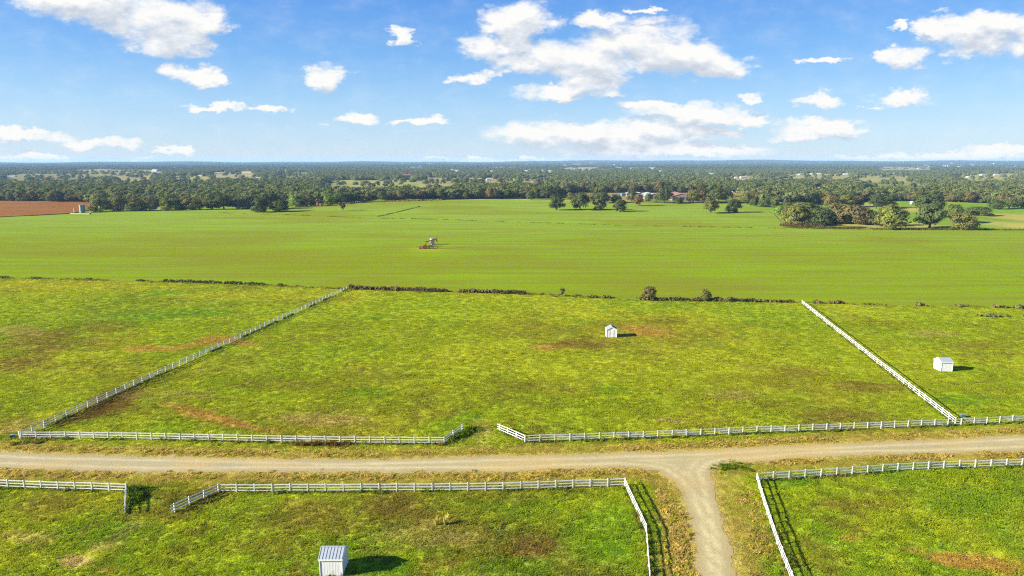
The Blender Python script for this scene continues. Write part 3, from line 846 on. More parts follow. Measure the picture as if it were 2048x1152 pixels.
# prototypes are 10 m tall; each has a crown mesh and a trunk mesh
def tree_meshes(seed, w, base, n_cl, n_per, size, limbs=7, shape='oak'):
    rng = np.random.default_rng(seed)
    if shape == 'vase':
        cs, rs = [], []
        for _ in range(n_cl):
            z = 0.3 + 0.7 * rng.random(); a = rng.random() * 2 * PI; q = w / 2 * z * math.sqrt(rng.random())
            cs.append((math.cos(a) * q, math.sin(a) * q, 10 * z - 0.8)); rs.append(0.10 * w)
    else:
        cs, rs = crown_points(rng, n_cl, w, 9.6, base)
    q, f = leaf_cloud(cs, rs, n_per, size, rng)
    me = bpy.data.meshes.new('crown'); me.from_pydata(q.tolist(), [], f.tolist()); me.materials.append(M_LEAF)
    bm = trunk_bm(rng, 9.0, w, max(base, 1.2), limbs)
    tm = bpy.data.meshes.new('trunk'); bm.to_mesh(tm); bm.free(); tm.materials.append(M_BARK)
    return me, tm


PROTO = {}
for k in range(5): PROTO['oak%d' % k] = tree_meshes(300 + k, 11.5, 1.9 + 0.3 * (k % 3), 52, 56, 0.29)
for k in range(3): PROTO['round%d' % k] = tree_meshes(330 + k, 11.0, 0.5, 56, 56, 0.29)
for k in range(3): PROTO['bush%d' % k] = tree_meshes(360 + k, 12.0, 0.15, 60, 56, 0.31, 5)
PROTO['vase0'] = tree_meshes(390, 9.5, 3.0, 46, 18, 0.36, 9, 'vase')
DK = (0.080, 0.105, 0.034); DK2 = (0.100, 0.128, 0.038); OL = (0.145, 0.146, 0.036); BR = (0.155, 0.132, 0.048); YG = (0.175, 0.195, 0.042); BG = (0.17, 0.25, 0.042); RB = (0.165, 0.125, 0.052); GY = (0.15, 0.15, 0.062)


def tree(name, proto, px, py, hp, wp, col, label, group=None, cat='tree'):
    p = at(px, py); s = mpp(p)
    H, W = hp * s, wp * s
    cme, tme = PROTO[proto]
    r = bpy.data.objects.new(name, None); COL.objects.link(r); tag(r, label, cat, group)
    r.location = p
    k = 11.0
    r.scale = (W / k, W / k * rnd.uniform(.85, 1.1), H / 10.0); r.rotation_euler.z = rnd.random() * 2 * PI
    for nm, me in (('trunk', tme), ('crown', cme)):
        o = bpy.data.objects.new(nm, me); COL.objects.link(o); o.parent = r
        v = rnd.uniform(.9, 1.12)
        o.color = (col[0] * v, col[1] * v, col[2] * v, 1)
    return r


G_OAK = 'oaks standing in the crop field'
tree('oak_tree', 'oak0', 1113, 420, 30, 33, DK, 'dark oak leaning over its trunk, leftmost of the four in the crop field', G_OAK)
tree('oak_tree', 'oak1', 1160, 420, 33, 33, DK, 'dark spreading oak with clear trunk, second from left of four in the crop field', G_OAK)
tree('oak_tree', 'round0', 1198, 420, 28, 25, OL, 'olive brown bushy oak, third from left of the four in the crop field', G_OAK)
tree('oak_tree', 'round1', 1241, 423, 23, 28, DK, 'low round dark oak, rightmost of the four in the crop field', G_OAK)
tree('oak_tree', 'oak2', 1206, 406, 21, 24, DK, 'dark oak behind the olive brown bushy oak', G_OAK)
tree('oak_tree', 'round2', 1231, 405, 16, 22, DK2, 'small dark oak behind the low round oak, before the blue shed', G_OAK)
tree('oak_tree', 'oak3', 1278, 411, 23, 21, RB, 'rust brown oak alone at the far edge of the crop field', G_OAK)
tree('oak_tree', 'oak4', 1421, 426, 27, 31, OL, 'dark olive oak in the crop field, left one of the pair before the far yard', G_OAK)
tree('oak_tree', 'round0', 1467, 425, 25, 30, DK, 'dark round oak in the crop field, right one of the pair before the far yard', G_OAK)
G_YARD = 'trees around the barns'
for px, py, hp, wp, pr, col, lab in [(1263, 403, 23, 22, 'oak0', DK, 'dark oak between the blue shed and the rust brown oak'), (1297, 405, 18, 15, 'oak1', DK2, 'slender dark oak in front of the pale blue roof'),
        (1328, 406, 29, 30, 'oak2', DK, 'large dark oak left of the red roofed barn'), (1357, 407, 10, 16, 'bush0', DK, 'small dark bush in front of the red roofed barn'),
        (1386, 406, 26, 26, 'oak3', OL, 'olive tree right of the red roofed barn'), (1404, 404, 26, 22, 'round2', RB, 'reddish brown tree beside the olive tree right of the red barn'),
        (1437, 405, 28, 36, 'oak4', DK2, 'broad dark tree behind the pair of field oaks'), (1452, 402, 26, 24, 'oak1', DK, 'tall dark tree below the small white roof'), (1492, 406, 20, 22, 'oak2', OL, 'tree left of the white trailer'),
        (1508, 412, 16, 15, 'round1', DK2, 'small round tree below the white trailer'), (1530, 413, 16, 22, 'bush1', DK2, 'dark bush at the field corner right of the white trailer'),
        (1168, 402, 13, 22, 'oak3', BR, 'orange brown tree on the dry yard behind the field oaks'), (1141, 400, 14, 20, 'oak0', BR, 'brownish tree left on the dry yard behind the field oaks'), (1190, 401, 15, 26, 'oak1', DK2, 'wide dark tree at the yard edge behind the field oaks'), (1062, 399, 16, 20, 'round1', DK2, 'dark tree at the field edge beside the cream low building'),
        (1093, 398, 24, 24, 'oak4', DK, 'tall dark tree at the field edge left of the field oaks')]:
    tree('yard_tree', pr, px, py, hp, wp, col, lab, G_YARD)
G_L = 'trees along the left edge of the crop field'
for px, py, hp, wp, pr, col, lab in [(522, 424, 26, 38, 'round0', DK, 'large round dark oak at the field edge, left of a pair'), (560, 423, 22, 38, 'round1', DK2, 'dark olive oak at the field edge, right of a pair'),
        (540, 418, 30, 40, 'oak0', DK, 'tall dark oak right behind the pair of field edge oaks'), (686, 421, 18, 22, 'vase0', BR, 'small brown vase shaped tree alone in the crop field'),
        (200, 422, 23, 34, 'bush0', OL, 'round olive bush right of the teal tank'), (238, 421, 25, 34, 'bush1', GY, 'grey green bush, second right of the teal tank'), (272, 421, 22, 34, 'bush2', OL, 'olive bush, third right of the teal tank'),
        (300, 420, 25, 34, 'round2', GY, 'grey green tree, fourth right of the teal tank'), (331, 421, 22, 20, 'round0', YG, 'narrow yellow green tree in the left tree row'), (352, 420, 20, 30, 'bush0', DK2, 'dark bush right of the narrow yellow green tree'),
        (385, 419, 22, 40, 'bush1', OL, 'wide olive bush in the middle of the left tree row'), (425, 418, 24, 30, 'round1', DK, 'dark tree left of the twin dark oaks in the left row'), (448, 418, 27, 40, 'oak2', DK, 'tall dark oak with its trunk showing in the left row'),
        (486, 416, 22, 36, 'bush2', GY, 'grey brown bush left of the large round dark oak'), (592, 413, 22, 28, 'bush0', BG, 'bright green tree left of the red tank'), (614, 412, 22, 34, 'bush1', BR, 'brown bush beside the red tank'), (660, 409, 20, 22, 'round2', BG, 'light green bush right of the red tank')]:
    tree('edge_tree', pr, px, py, hp, wp, col, lab, G_L)
G_R = 'trees of the thicket on the right'
for px, py, hp, wp, pr, col, lab in [(1592, 450, 46, 60, 'bush0', OL, 'olive brown tree at the left end of the right thicket'), (1618, 446, 46, 52, 'bush1', DK2, 'dark green tree behind the left end of the right thicket'), (1643, 455, 46, 56, 'round1', DK, 'dark tree nearest the crop field in the right thicket'),
        (1672, 445, 44, 50, 'bush2', BR, 'brown tree in the middle of the right thicket'), (1700, 446, 42, 56, 'bush0', BR, 'rusty brown tree right of the middle of the right thicket'), (1728, 447, 36, 44, 'bush1', RB, 'reddish tree near the right end of the right thicket'), (1744, 448, 30, 40, 'bush2', DK, 'low dark bush at the right end of the right thicket'),
        (1558, 429, 22, 22, 'round2', BG, 'bright green small tree at the left of the thicket'), (1575, 420, 18, 24, 'round0', DK2, 'dark small tree behind the bright green one'), (1602, 418, 16, 44, 'bush1', YG, 'yellow green low trees seen over the left of the thicket'),
        (1783, 458, 56, 60, 'round2', YG, 'large yellow green tree right of the thicket'), (1768, 450, 40, 40, 'bush2', OL, 'olive tree half behind the large yellow green tree'), (1859, 455, 52, 64, 'oak1', DK2, 'big dark oak with low limbs and its trunk in view'),
        (1852, 428, 46, 58, 'oak2', DK, 'tall dark oak behind the big oak with low limbs'), (1752, 416, 32, 36, 'oak3', DK, 'dark oak standing behind the large yellow green tree'), (1905, 444, 40, 42, 'oak4', DK2, 'dark oak between the big oak and the olive tree on its right'), (1775, 414, 28, 40, 'oak0', DK, 'wide dark oak further back behind the yellow green tree'),
        (1925, 459, 40, 50, 'round0', OL, 'olive tree at the right end of the hedge strip'), (1957, 430, 19, 44, 'bush0', DK, 'low wide dark tree alone in the right pasture'), (1660, 414, 28, 34, 'oak1', BR, 'brown tree behind the middle of the thicket'), (1692, 413, 28, 36, 'oak2', OL, 'olive tree behind the right half of the thicket'),
        (1715, 412, 24, 30, 'round1', BR, 'brownish tree left of the pasture gap'), (1992, 417, 20, 34, 'round2', DK, 'dark tree at the left end of the far right row'), (2018, 416, 22, 30, 'oak3', DK2, 'dark tree in the middle of the far right row'), (2042, 415, 20, 30, 'round1', DK, 'dark tree at the right end of the far right row')]:
    tree('thicket_tree', pr, px, py, hp * .82, wp * .92, col, lab, G_R)
tree('young_tree', 'vase0', 1125, 592, 17, 18, GY, 'thin pale young tree alone on the hedge line', 'small trees on the hedge line')
tree('young_tree', 'round0', 1297, 600, 26, 28, BR, 'larger round brown tree at the start of the right hedge', 'small trees on the hedge line')
tree('young_tree', 'round1', 1410, 602, 22, 22, OL, 'smaller round tree standing in the right hedge', 'small trees on the hedge line')

# front row of the woods: trees one can tell apart
G_W = 'front row trees of the woods'
WOOD_EDGE = [(-500, 402), (0, 402), (180, 404), (200, 412), (500, 412), (590, 409), (700, 406), (740, 403.5), (880, 398.5), (1100, 396), (1135, 386), (1480, 386), (1500, 404), (1560, 412), (1640, 408), (1740, 401), (1900, 403), (2048, 409), (2600, 412)]
KINDS = [('oak', DK2, 'green'), ('oak', DK, 'dark green'), ('bush', OL, 'olive'), ('round', GY, 'grey brown'), ('round', OL, 'olive'), ('oak', BR, 'brown')]
SECT = [(0, 180, 'behind the ploughed field'), (180, 590, 'behind the left tree row'), (650, 880, 'beyond the small vase shaped tree'), (880, 1130, 'atop the crop field'), (1135, 1480, 'behind the barns'), (1500, 1740, 'behind the right thicket'), (1740, 2050, 'behind the right pasture')]
for a, b, where in SECT:
    x = a + rnd.uniform(0, 6)
    while x < b:
        kd, col, word = rnd.choice(KINDS)
        y = float(np.interp(x, [p[0] for p in WOOD_EDGE], [p[1] for p in WOOD_EDGE])) - rnd.uniform(0, 1.2)
        hp = rnd.uniform(13, 22); 
        tree('wood_tree', kd + str(rnd.randint(0, 2)), x, y, hp, hp * rnd.uniform(1.0, 1.35), col, '%s tree, front row of the woods %s' % (word, where), G_W)
        x += rnd.uniform(9, 18)

# far woods
def wood_proto(name, trees, n_cl, n_per, size, seed, spread):
    rng = np.random.default_rng(seed); Q, Fc, off = [], [], 0
    for _ in range(trees):
        w = 8.5 + 3.5 * rng.random(); h = 8 + 4 * rng.random()
        cs, rs = crown_points(rng, n_cl, w, h, 1.2)
        q, f = leaf_cloud(cs, rs, n_per, size, rng)
        q = q + np.array([rng.normal() * spread, rng.normal() * spread, 0]); Q.append(q); Fc.append(f + off); off += len(q)
    me = bpy.data.meshes.new(name); me.from_pydata(np.concatenate(Q).tolist(), [], np.concatenate(Fc).tolist()); me.materials.append(M_WOOD if trees == 1 else M_WOODFAR)
    return loose(name, me)


W_NEAR = [wood_proto('wood_tree_kind', 1, 30, 22, 0.55, 500 + k, 0) for k in range(9)]
W_FAR = [wood_proto('wood_clump_kind', 4, 14, 10, 1.0, 530 + k, 7) for k in range(7)]
HOUSES = []   # filled below, used to keep the woods clear of them

# ------------------------------------------------------------------ buildings
def gable(bm_w, bm_r, w, d, eave, ridge, over=0.3, axis='y', thick=0.18):
    """walls into bm_w, roof into bm_r; footprint centred, w along x, d along y; ridge along axis"""
    if axis == 'x':
        P = lambda u, v, z: (v, u, z); a, b = d, w
    else:
        P = lambda u, v, z: (u, v, z); a, b = w, d
    vs = [bm_w.verts.new(P(*p)) for p in ((-a / 2, -b / 2, 0), (a / 2, -b / 2, 0), (a / 2, -b / 2, eave), (0, -b / 2, ridge), (-a / 2, -b / 2, eave), (-a / 2, b / 2, 0), (a / 2, b / 2, 0), (a / 2, b / 2, eave), (0, b / 2, ridge), (-a / 2, b / 2, eave))]
    for f in ((0, 1, 2, 3, 4), (9, 8, 7, 6, 5), (1, 6, 7, 2), (0, 4, 9, 5), (2, 7, 8, 3), (4, 3, 8, 9), (0, 5, 6, 1)): bm_w.faces.new([vs[i] for i in f])
    sl_ = (ridge - eave) / (a / 2)
    ex = a / 2 + over; ez = eave - over * sl_ + 0.004
    for s in (-1, 1):
        q = [(s * ex, -b / 2 - over, ez), (s * ex, b / 2 + over, ez), (0, b / 2 + over, ridge + 0.004), (0, -b / 2 - over, ridge + 0.004)]
        lo = [bm_r.verts.new(P(*p)) for p in q]; hi = [bm_r.verts.new(P(p[0], p[1], p[2] + thick)) for p in q]
        bm_r.faces.new(lo); bm_r.faces.new(hi[::-1])
        for i in range(4): bm_r.faces.new((lo[i], hi[i], hi[(i + 1) % 4], lo[(i + 1) % 4]))


def building(name, label, cat, px, py, wp, hp, depth, mw, mr, axis='y', rz=0.0, group=None, roof_share=0.4, windows=0, door=False, open_front=False):
    p = at(px, py); s = mpp(p); w, h = wp * s, hp * s
    t = thing(name, label, cat, p, rz, group)
    bw, br = bmesh.new(), bmesh.new()
    gable(bw, br, w, depth, h * (1 - roof_share), h, 0.5, axis, 0.25)
    bm_obj('wall', bw, mw, t); bm_obj('roof', br, mr, t)
    eave = h * (1 - roof_share)
    if open_front:
        b = bmesh.new(); n = max(2, int(w / 6)); 
        for k in range(n): box(b, -w / 2 + w * (k + .12) / n, -depth / 2 - 0.05, 0.02, -w / 2 + w * (k + .88) / n, -depth / 2 - 0.003, eave * 0.86)
        bm_obj('opening_shade', b, M_DARK, t)  # dark slabs on the front wall, painted shade of the open interior
    for k in range(windows):
        b = bmesh.new(); x = -w / 2 + w * (k + 0.5) / windows; box(b, x - .6, -depth / 2 - .05, eave * .4, x + .6, -depth / 2 - .003, eave * .75); bm_obj('window', b, M_WINDOW, t)
    if door:
        b = bmesh.new(); box(b, w * .1, -depth / 2 - .06, 0.02, w * .1 + 1.0, -depth / 2 - .003, 2.1); bm_obj('door', b, M_GREYROOF, t)
    HOUSES.append((p.x, p.y, w))
    return t


building('storage_shed', 'bright blue metal shed on the dry yard, left of the pale blue roofed barns', 'shed', 1248, 393, 12, 6.5, 6, M_BLUE, M_BLUE, 'x', 0.15, roof_share=0.12, door=True)
building('metal_barn', 'small pale blue roofed barn right of the blue shed', 'barn', 1270, 394, 20, 10, 30, M_BARNWALL, M_SKYROOF, 'y', 0.25, 'barns beyond the crop field', 0.32, open_front=True)
building('metal_barn', 'larger pale blue roofed barn left of the red roofed barn', 'barn', 1300, 397.5, 30, 11.5, 40, M_BARNWALL, M_SKYROOF, 'y', 0.0, 'barns beyond the crop field', 0.36, open_front=True)
building('metal_barn', 'wide open barn with a low red brown roof', 'barn', 1356, 399.5, 38, 14, 45, M_BARNWALL, M_REDROOF, 'y', -0.06, 'barns beyond the crop field', 0.4, open_front=True)
building('farmhouse', 'white roofed house among trees right of the red roofed barn', 'house', 1458, 391, 13, 8, 9, M_CREAM, M_TRIM, 'x', 0.2, roof_share=.5)
building('trailer', 'white trailer at the tree line right of the field oaks', 'trailer', 1509, 398, 11, 5, 4, M_WALL, M_WALL, 'x', 0.1, roof_share=.1, windows=2)
building('farmhouse', 'low cream building at the far top edge of the crop field', 'house', 1039, 396, 14, 6, 8, M_CREAM, M_GREYROOF, 'x', 0.0, roof_share=.4, windows=2)
building('farmhouse', 'white flat building in the woods above the right thicket', 'house', 1638, 379, 16, 5, 9, M_WALL, M_TRIM, 'x', 0.1, roof_share=.2)
G_H = 'distant houses among the woods'
for px, py, wp, hp, mw, mr, lab in [
        (310, 344, 11, 5, M_FARWHITE, M_FARWHITE, 'white house of the pale cluster in the left distance'), (318, 347.5, 10, 4, M_CREAM, M_GREYROOF, 'cream house just below the white house of the left cluster'),
        (352, 349.5, 5, 4, M_FARWHITE, M_GREYROOF, 'small white tall house right of the left cluster'), (297, 361, 5, 4, M_FARWHITE, M_GREYROOF, 'small white house at the tip of the left pale field'), (402, 353.5, 8, 3.5, M_FARWHITE, M_FARWHITE, 'white house above the yellow field in the left distance'),
        (355, 357, 9, 3.5, M_GREYROOF, M_GREYROOF, 'grey long shed on the left pale field'), (433, 348, 14, 3, M_CREAM, M_FARWHITE, 'long cream shed on the strip of field right of the left cluster'), (495, 346.5, 20, 3.2, M_CREAM, M_CREAM, 'very long cream shed on the same strip further right'),
        (22, 354, 22, 2.5, M_TANK, M_SKYROOF, 'long pale blue shed at the far left edge'), (350, 337, 8, 2.5, M_CREAM, M_FARWHITE, 'cream shed high in the left distance'), (517, 358, 10, 3.5, M_GREYROOF, M_GREYROOF, 'grey shed left of the middle pale field'),
        (536, 356, 9, 3, M_CREAM, M_GREYROOF, 'cream shed right of the grey shed by the middle field'), (569, 343.5, 6, 3, M_TANK, M_SKYROOF, 'pale bluish house over the middle woods'), (813, 353.5, 20, 5, M_REDROOF, M_REDROOF, 'long red brown house in the middle distance'),
        (904, 342.5, 9, 3.5, M_FARWHITE, M_FARWHITE, 'white house above the middle pale field, left of two'), (914, 343, 6, 3, M_FARWHITE, M_GREYROOF, 'white house above the middle pale field, right of two'), (982, 344, 8, 3, M_CREAM, M_GREYROOF, 'cream house left of the long white hall'),
        (977, 361.5, 8, 5, M_FARWHITE, M_GREYROOF, 'white gabled house at the right end of the middle pale field'), (864, 350.5, 5, 2.5, M_FARWHITE, M_FARWHITE, 'tiny white house right of the red brown house'), (697, 360.5, 12, 2.5, M_GREYROOF, M_GREYROOF, 'low grey shed along the middle pale field'),
        (1051, 344, 12, 3.5, M_FARWHITE, M_FARWHITE, 'long white hall in the centre distance'), (1084, 344.5, 6, 4.5, M_FARWHITE, M_GREYROOF, 'white house right of the long white hall'), (1098, 346, 8, 5, M_FARWHITE, M_FARWHITE, 'bright white large house right of the long hall'),
        (1323, 353.5, 6, 3, M_FARWHITE, M_FARWHITE, 'white house in the woods above the pale blue roofs'), (1421, 349.5, 14, 3.5, M_CREAM, M_GREYROOF, 'cream long house in the right centre distance'), (1471, 357.5, 5, 3.5, M_FARWHITE, M_FARWHITE, 'white house by the slanting field, left of two'),
        (1486, 357, 12, 4.5, M_FARWHITE, M_GREYROOF, 'larger white house by the slanting field, right of two'), (1392, 352, 7, 3, M_REDROOF, M_REDROOF, 'small red brown house left of the cream long house'), (1306, 338, 14, 2.8, M_FARWHITE, M_FARWHITE, 'white shed high in the centre distance'), (1319, 343, 8, 2.5, M_FARWHITE, M_FARWHITE, 'white shed below the high centre shed'),
        (1236, 336.5, 14, 2.5, M_CREAM, M_FARWHITE, 'long pale shed near the skyline in the centre'), (1601, 350.5, 9, 3.5, M_FARWHITE, M_GREYROOF, 'white roofed house at the left of the right pale field'), (1623, 349, 4, 2.5, M_FARWHITE, M_FARWHITE, 'tiny white shed second from left on the right pale field'),
        (1638, 349.5, 8, 3.5, M_CREAM, M_GREYROOF, 'cream house in the middle of the right pale field'), (1692, 350, 11, 3.2, M_FARWHITE, M_FARWHITE, 'long white shed at the right of the right pale field'), (1786, 349.5, 6, 2.5, M_FARWHITE, M_FARWHITE, 'white shed alone between the two right pale fields'),
        (1838, 338.5, 8, 2.6, M_FARWHITE, M_FARWHITE, 'white shed high in the right distance'), (1888, 334, 5, 3, M_FARWHITE, M_FARWHITE, 'white house near the skyline on the right, left of two'), (1897, 334, 5, 3, M_FARWHITE, M_GREYROOF, 'white house near the skyline on the right, right of two'),
        (1966, 351.5, 12, 3.2, M_CREAM, M_GREYROOF, 'cream house on the far right pale field'), (1991, 351.5, 9, 3.2, M_CREAM, M_FARWHITE, 'pale house right of the cream house on the far right field'), (1936, 355.5, 5, 3, M_FARWHITE, M_FARWHITE, 'small white house below the far right pale field')]:
    building('distant_house', lab, 'house', px, py, wp, hp, 12, mw, mr, 'x', rnd.uniform(-.3, .3), G_H, 0.4)
# white skyline specks, as small far houses that look the same
p0 = thing('far_house', 'tiny pale house of the town on the hazy far right slope', 'house', at(1945, 331), 0, 'houses of the far town')
bw, br = bmesh.new(), bmesh.new(); gable(bw, br, 26, 14, 8, 13, .5, 'x', .4); bm_obj('wall', bw, M_CREAM, p0); bm_obj('roof', br, M_TANK, p0)
HOUSES.append((p0.location.x, p0.location.y, 26))
for k in range(24):
    c = copy_tree(p0); q = at(rnd.uniform(1840, 2046), rnd.uniform(327.5, 337)); c.location = q; c.rotation_euler.z = rnd.uniform(-.5, .5); sc = mpp(q) / 6 * rnd.uniform(.6, 1.3); c.scale = (sc,) * 3
    HOUSES.append((q.x, q.y, 26 * sc))
p1 = copy_tree(p0); p1['label'] = 'tiny pale house on the hazy plain under the left and central skyline'; p1['group'] = 'houses of the far plain'; p1.location = at(1130, 333); HOUSES.append((p1.location.x, p1.location.y, 26))
for k in range(26):
    c = copy_tree(p1); q = at(rnd.choice([rnd.uniform(560, 1500), rnd.uniform(880, 1340)]), rnd.uniform(327, 340)); c.location = q; c.rotation_euler.z = rnd.uniform(-.5, .5); sc = mpp(q) / 6 * rnd.uniform(.5, 1.1); c.scale = (sc,) * 3
    HOUSES.append((q.x, q.y, 26 * sc))

# ------------------------------------------------------------------ far woods
def wood_mask(X, Y):
    Z = ground_z(X, Y); px, py = to_px(X, Y, Z)
    e = np.interp(px, [p[0] for p in WOOD_EDGE], [p[1] for p in WOOD_EDGE])
    k = py < e - 0.7
    P = np.stack([X, Y], 1)
    jig = np.stack([(fbm(X / 60, Y / 90, 121, 3) - .5) * 90, (fbm(X / 60, Y / 90, 122, 3) - .5) * 90], 1) * sstep(np.hypot(X, Y), 950, 1500)[:, None]
    lone = RG.random(len(X)) < 0.012
    for poly in open_polys: k &= ~(inside(P + jig, poly) & ~lone)
    r = np.hypot(X, Y); th = np.arctan2(X, Y)
    for hx, hy, hw in HOUSES:
        rh = math.hypot(hx, hy); ah = math.atan2(hx, hy)
        k &= ~((np.abs(th - ah) * rh < hw / 2 + 3) & (r > rh * 0.78) & (r < rh + 14))
    return k, Z


def polar_grid(r0, r1, sp, amax=0.78):
    n = int((r1 * r1 - r0 * r0) * amax / (sp * sp))
    r = np.sqrt(RG.uniform(r0 * r0, r1 * r1, n)); a = RG.uniform(-amax, amax, n)
    return r * np.sin(a), r * np.cos(a)


X, Y = polar_grid(620, 3400, 6.3)
k, Z = wood_mask(X, Y); thin = fbm(X / 130, Y / 200, 111, 3)
k &= (thin < 0.63) | (RG.random(len(X)) < 0.25)
X, Y, Z = X[k], Y[k], Z[k]; n = len(X)
s = RG.uniform(0.85, 1.45, n); zs = RG.uniform(.72, 1.12, n)
rot = np.zeros((n, 3)); rot[:, 2] = RG.uniform(0, 6.28, n)
w1 = scatter('woodland', np.stack([X, Y, Z - 0.3], 1), np.stack([s, s, zs], 1), rot, RG.integers(0, len(W_NEAR), n), W_NEAR)
tag(w1, 'dense mixed oak woods stretching behind the crop field', 'woods', kind='stuff'); print('trees', n)
X, Y = polar_grid(3400, 14500, 22)
k, Z = wood_mask(X, Y); k &= RG.random(len(X)) > clearing(X, Y) * 0.97
X, Y, Z = X[k], Y[k], Z[k]; n = len(X)
s = RG.uniform(1.0, 1.5, n); rot = np.zeros((n, 3)); rot[:, 2] = RG.uniform(0, 6.28, n)
w2 = scatter('far_woodland', np.stack([X, Y, Z - 0.4], 1), np.stack([s, s, RG.uniform(.65, 1.0, n)], 1), rot, RG.integers(0, len(W_FAR), n), W_FAR)
tag(w2, 'hazy blue far woods reaching the skyline', 'woods', kind='stuff'); print('clumps', n)

# ------------------------------------------------------------------ fences
POST_H = 1.30


def at_plane(px, py, h):
    d = ray(px, py); t = (CAM_H - h) / -d[2]
    return Vector((d[0] * t, d[1] * t, 0))


bm = bmesh.new(); a = 0.065
box(bm, -a, -a, -0.2, a, a, POST_H - 0.07)
vs_ = [bm.verts.new(p) for p in ((-a - .015, -a - .015, POST_H - .068), (a + .015, -a - .015, POST_H - .068), (a + .015, a + .015, POST_H - .068), (-a - .015, a + .015, POST_H - .068), (0, 0, POST_H))]
for f in ((0, 1, 4), (1, 2, 4), (2, 3, 4), (3, 0, 4), (3, 2, 1, 0)): bm.faces.new([vs_[i] for i in f])
bm.normal_update(); POST_ME = bpy.data.meshes.new('post'); bm.to_mesh(POST_ME); bm.free(); POST_ME.materials.append(M_VINYL)
FENCE_LINES = []


def fence(label, tops, overhang=(0, 0), corners=()):
    """tops: pixels of post tops along the run; posts every 2.44 m between the listed corner indexes, three rails from post to post"""
    pts = [at_plane(px, py, POST_H) for px, py in tops]
    o = thing('rail_fence', label, 'fence', pts[0], 0, 'white three rail fences')
    idx = sorted({0, len(pts) - 1, *corners})
    first = True
    for i0, i1 in zip(idx, idx[1:]):
        seg = pts[i0:i1 + 1]; L = [0]
        for p, q_ in zip(seg, seg[1:]): L.append(L[-1] + (q_ - p).length)
        n = max(1, round(L[-1] / 2.44)); S = [L[-1] * k / n for k in range(n + 1)]
        xs = np.interp(S, L, [p.x for p in seg]); ys = np.interp(S, L, [p.y for p in seg])
        W = [Vector((x, y, 0)) for x, y in zip(xs, ys)]
        FENCE_LINES.append(np.array([(p.x, p.y) for p in W]))
        for k, p in enumerate(W):
            if k == 0 and not first: continue
            c = bpy.data.objects.new('post', POST_ME); COL.objects.link(c); c.parent = o
            d = W[min(k + 1, n)] - W[max(k - 1, 0)]
            c.location = p - pts[0] + Vector((0, 0, rnd.uniform(-.025, .02))); c.rotation_euler = (rnd.gauss(0, .014), rnd.gauss(0, .014), math.atan2(d.y, d.x))
        ends = list(W)
        if i0 == 0 and overhang[0]: ends[0] = ends[0] + (ends[0] - ends[1]).normalized() * overhang[0]
        if i1 == len(pts) - 1 and overhang[1]: ends[-1] = ends[-1] + (ends[-1] - ends[-2]).normalized() * overhang[1]
        sag = [rnd.gauss(0, .016) for _ in ends]
        for h in (0.30, 0.715, 1.13):
            b = bmesh.new()
            for k in range(n):
                p0_, p1_ = ends[k] - pts[0], ends[k + 1] - pts[0]
                bar(b, p0_ + Vector((0, 0, h + sag[k])), p1_ + Vector((0, 0, h + sag[k + 1])), 0.038, 0.122)
            bm_obj('rail', b, M_VINYL, o)
        first = False
    return o


fence('long white fence running back along the left side of the middle paddock', [(37.5, 862), (179, 799.5), (480, 666.5), (692.8, 572)])
fence('white roadside fence in front of the middle paddock, left of the gateway, end angled in', [(40.5, 862.4), (127.7, 862), (308, 864.8), (490, 868.7), (700, 872), (887.8, 873), (900.4, 864.3), (912.8, 855.6), (924.3, 848)], (0, .6), (5,))
fence('white fence along the road right of the gateway, its left end angled in', [(999.3, 847.6), (1014.5, 854), (1032, 861.5), (1050, 869.4), (1199.7, 864.8), (1344.8, 859.6), (1512.9, 852), (1540, 851), (1702.5, 845), (1860, 838.8), (1911.8, 836.7), (2038.6, 830.5), (2200, 822)], (.6, 0), (3,))
fence('long white fence running back along the right side of the middle paddock', [(1911.8, 834.5), (1750, 712), (1604.4, 600)])
fence('short white fence at the lower left, its end turned towards the camera', [(-180, 949), (6, 958), (111.5, 962), (251, 966), (248.5, 1008)], (0, .5), (3,))
fence('white fence below the road, left of the side lane, its left end angled in', [(348, 1006), (375, 993.6), (405.7, 980), (436, 967.4), (531, 966.8), (787, 966), (1004, 964), (1146, 958.6), (1250, 955.2), (1293, 1047), (1300.5, 1148), (1303, 1260)], (.5, 0), (3, 8))
fence('white fence round the lower right paddock on the right of the side lane', [(2220, 906), (2037, 916.7), (1889, 921), (1797, 926), (1673.5, 935), (1545, 943), (1515, 945), (1525, 980), (1554, 1066), (1583, 1139), (1630, 1260)], (0, 0), (6,))

# ------------------------------------------------------------------ weeds: fence bottoms, hedge line, field lines
wx, wy, ws, wc = [], [], [], []


def weeds_along(poly, step, spread, hgt, cols_, skip=0.3, seed=1):
    r = random.Random(seed)
    for a, b in zip(poly, poly[1:]):
        a, b = np.array(a[:2]), np.array(b[:2]); L = np.linalg.norm(b - a)
        for _ in range(int(L / step)):
            t = r.random(); p = a + (b - a) * t
            if float(vnoise(np.array(p[0] / 5), np.array(p[1] / 5), seed)) < skip: continue
            wx.append(p[0] + r.gauss(0, spread)); wy.append(p[1] + r.gauss(0, spread)); ws.append((r.uniform(.8, 1.6), hgt * r.uniform(.6, 1.4))); wc.append(cols_[r.randrange(len(cols_))] * r.uniform(.75, 1.25))


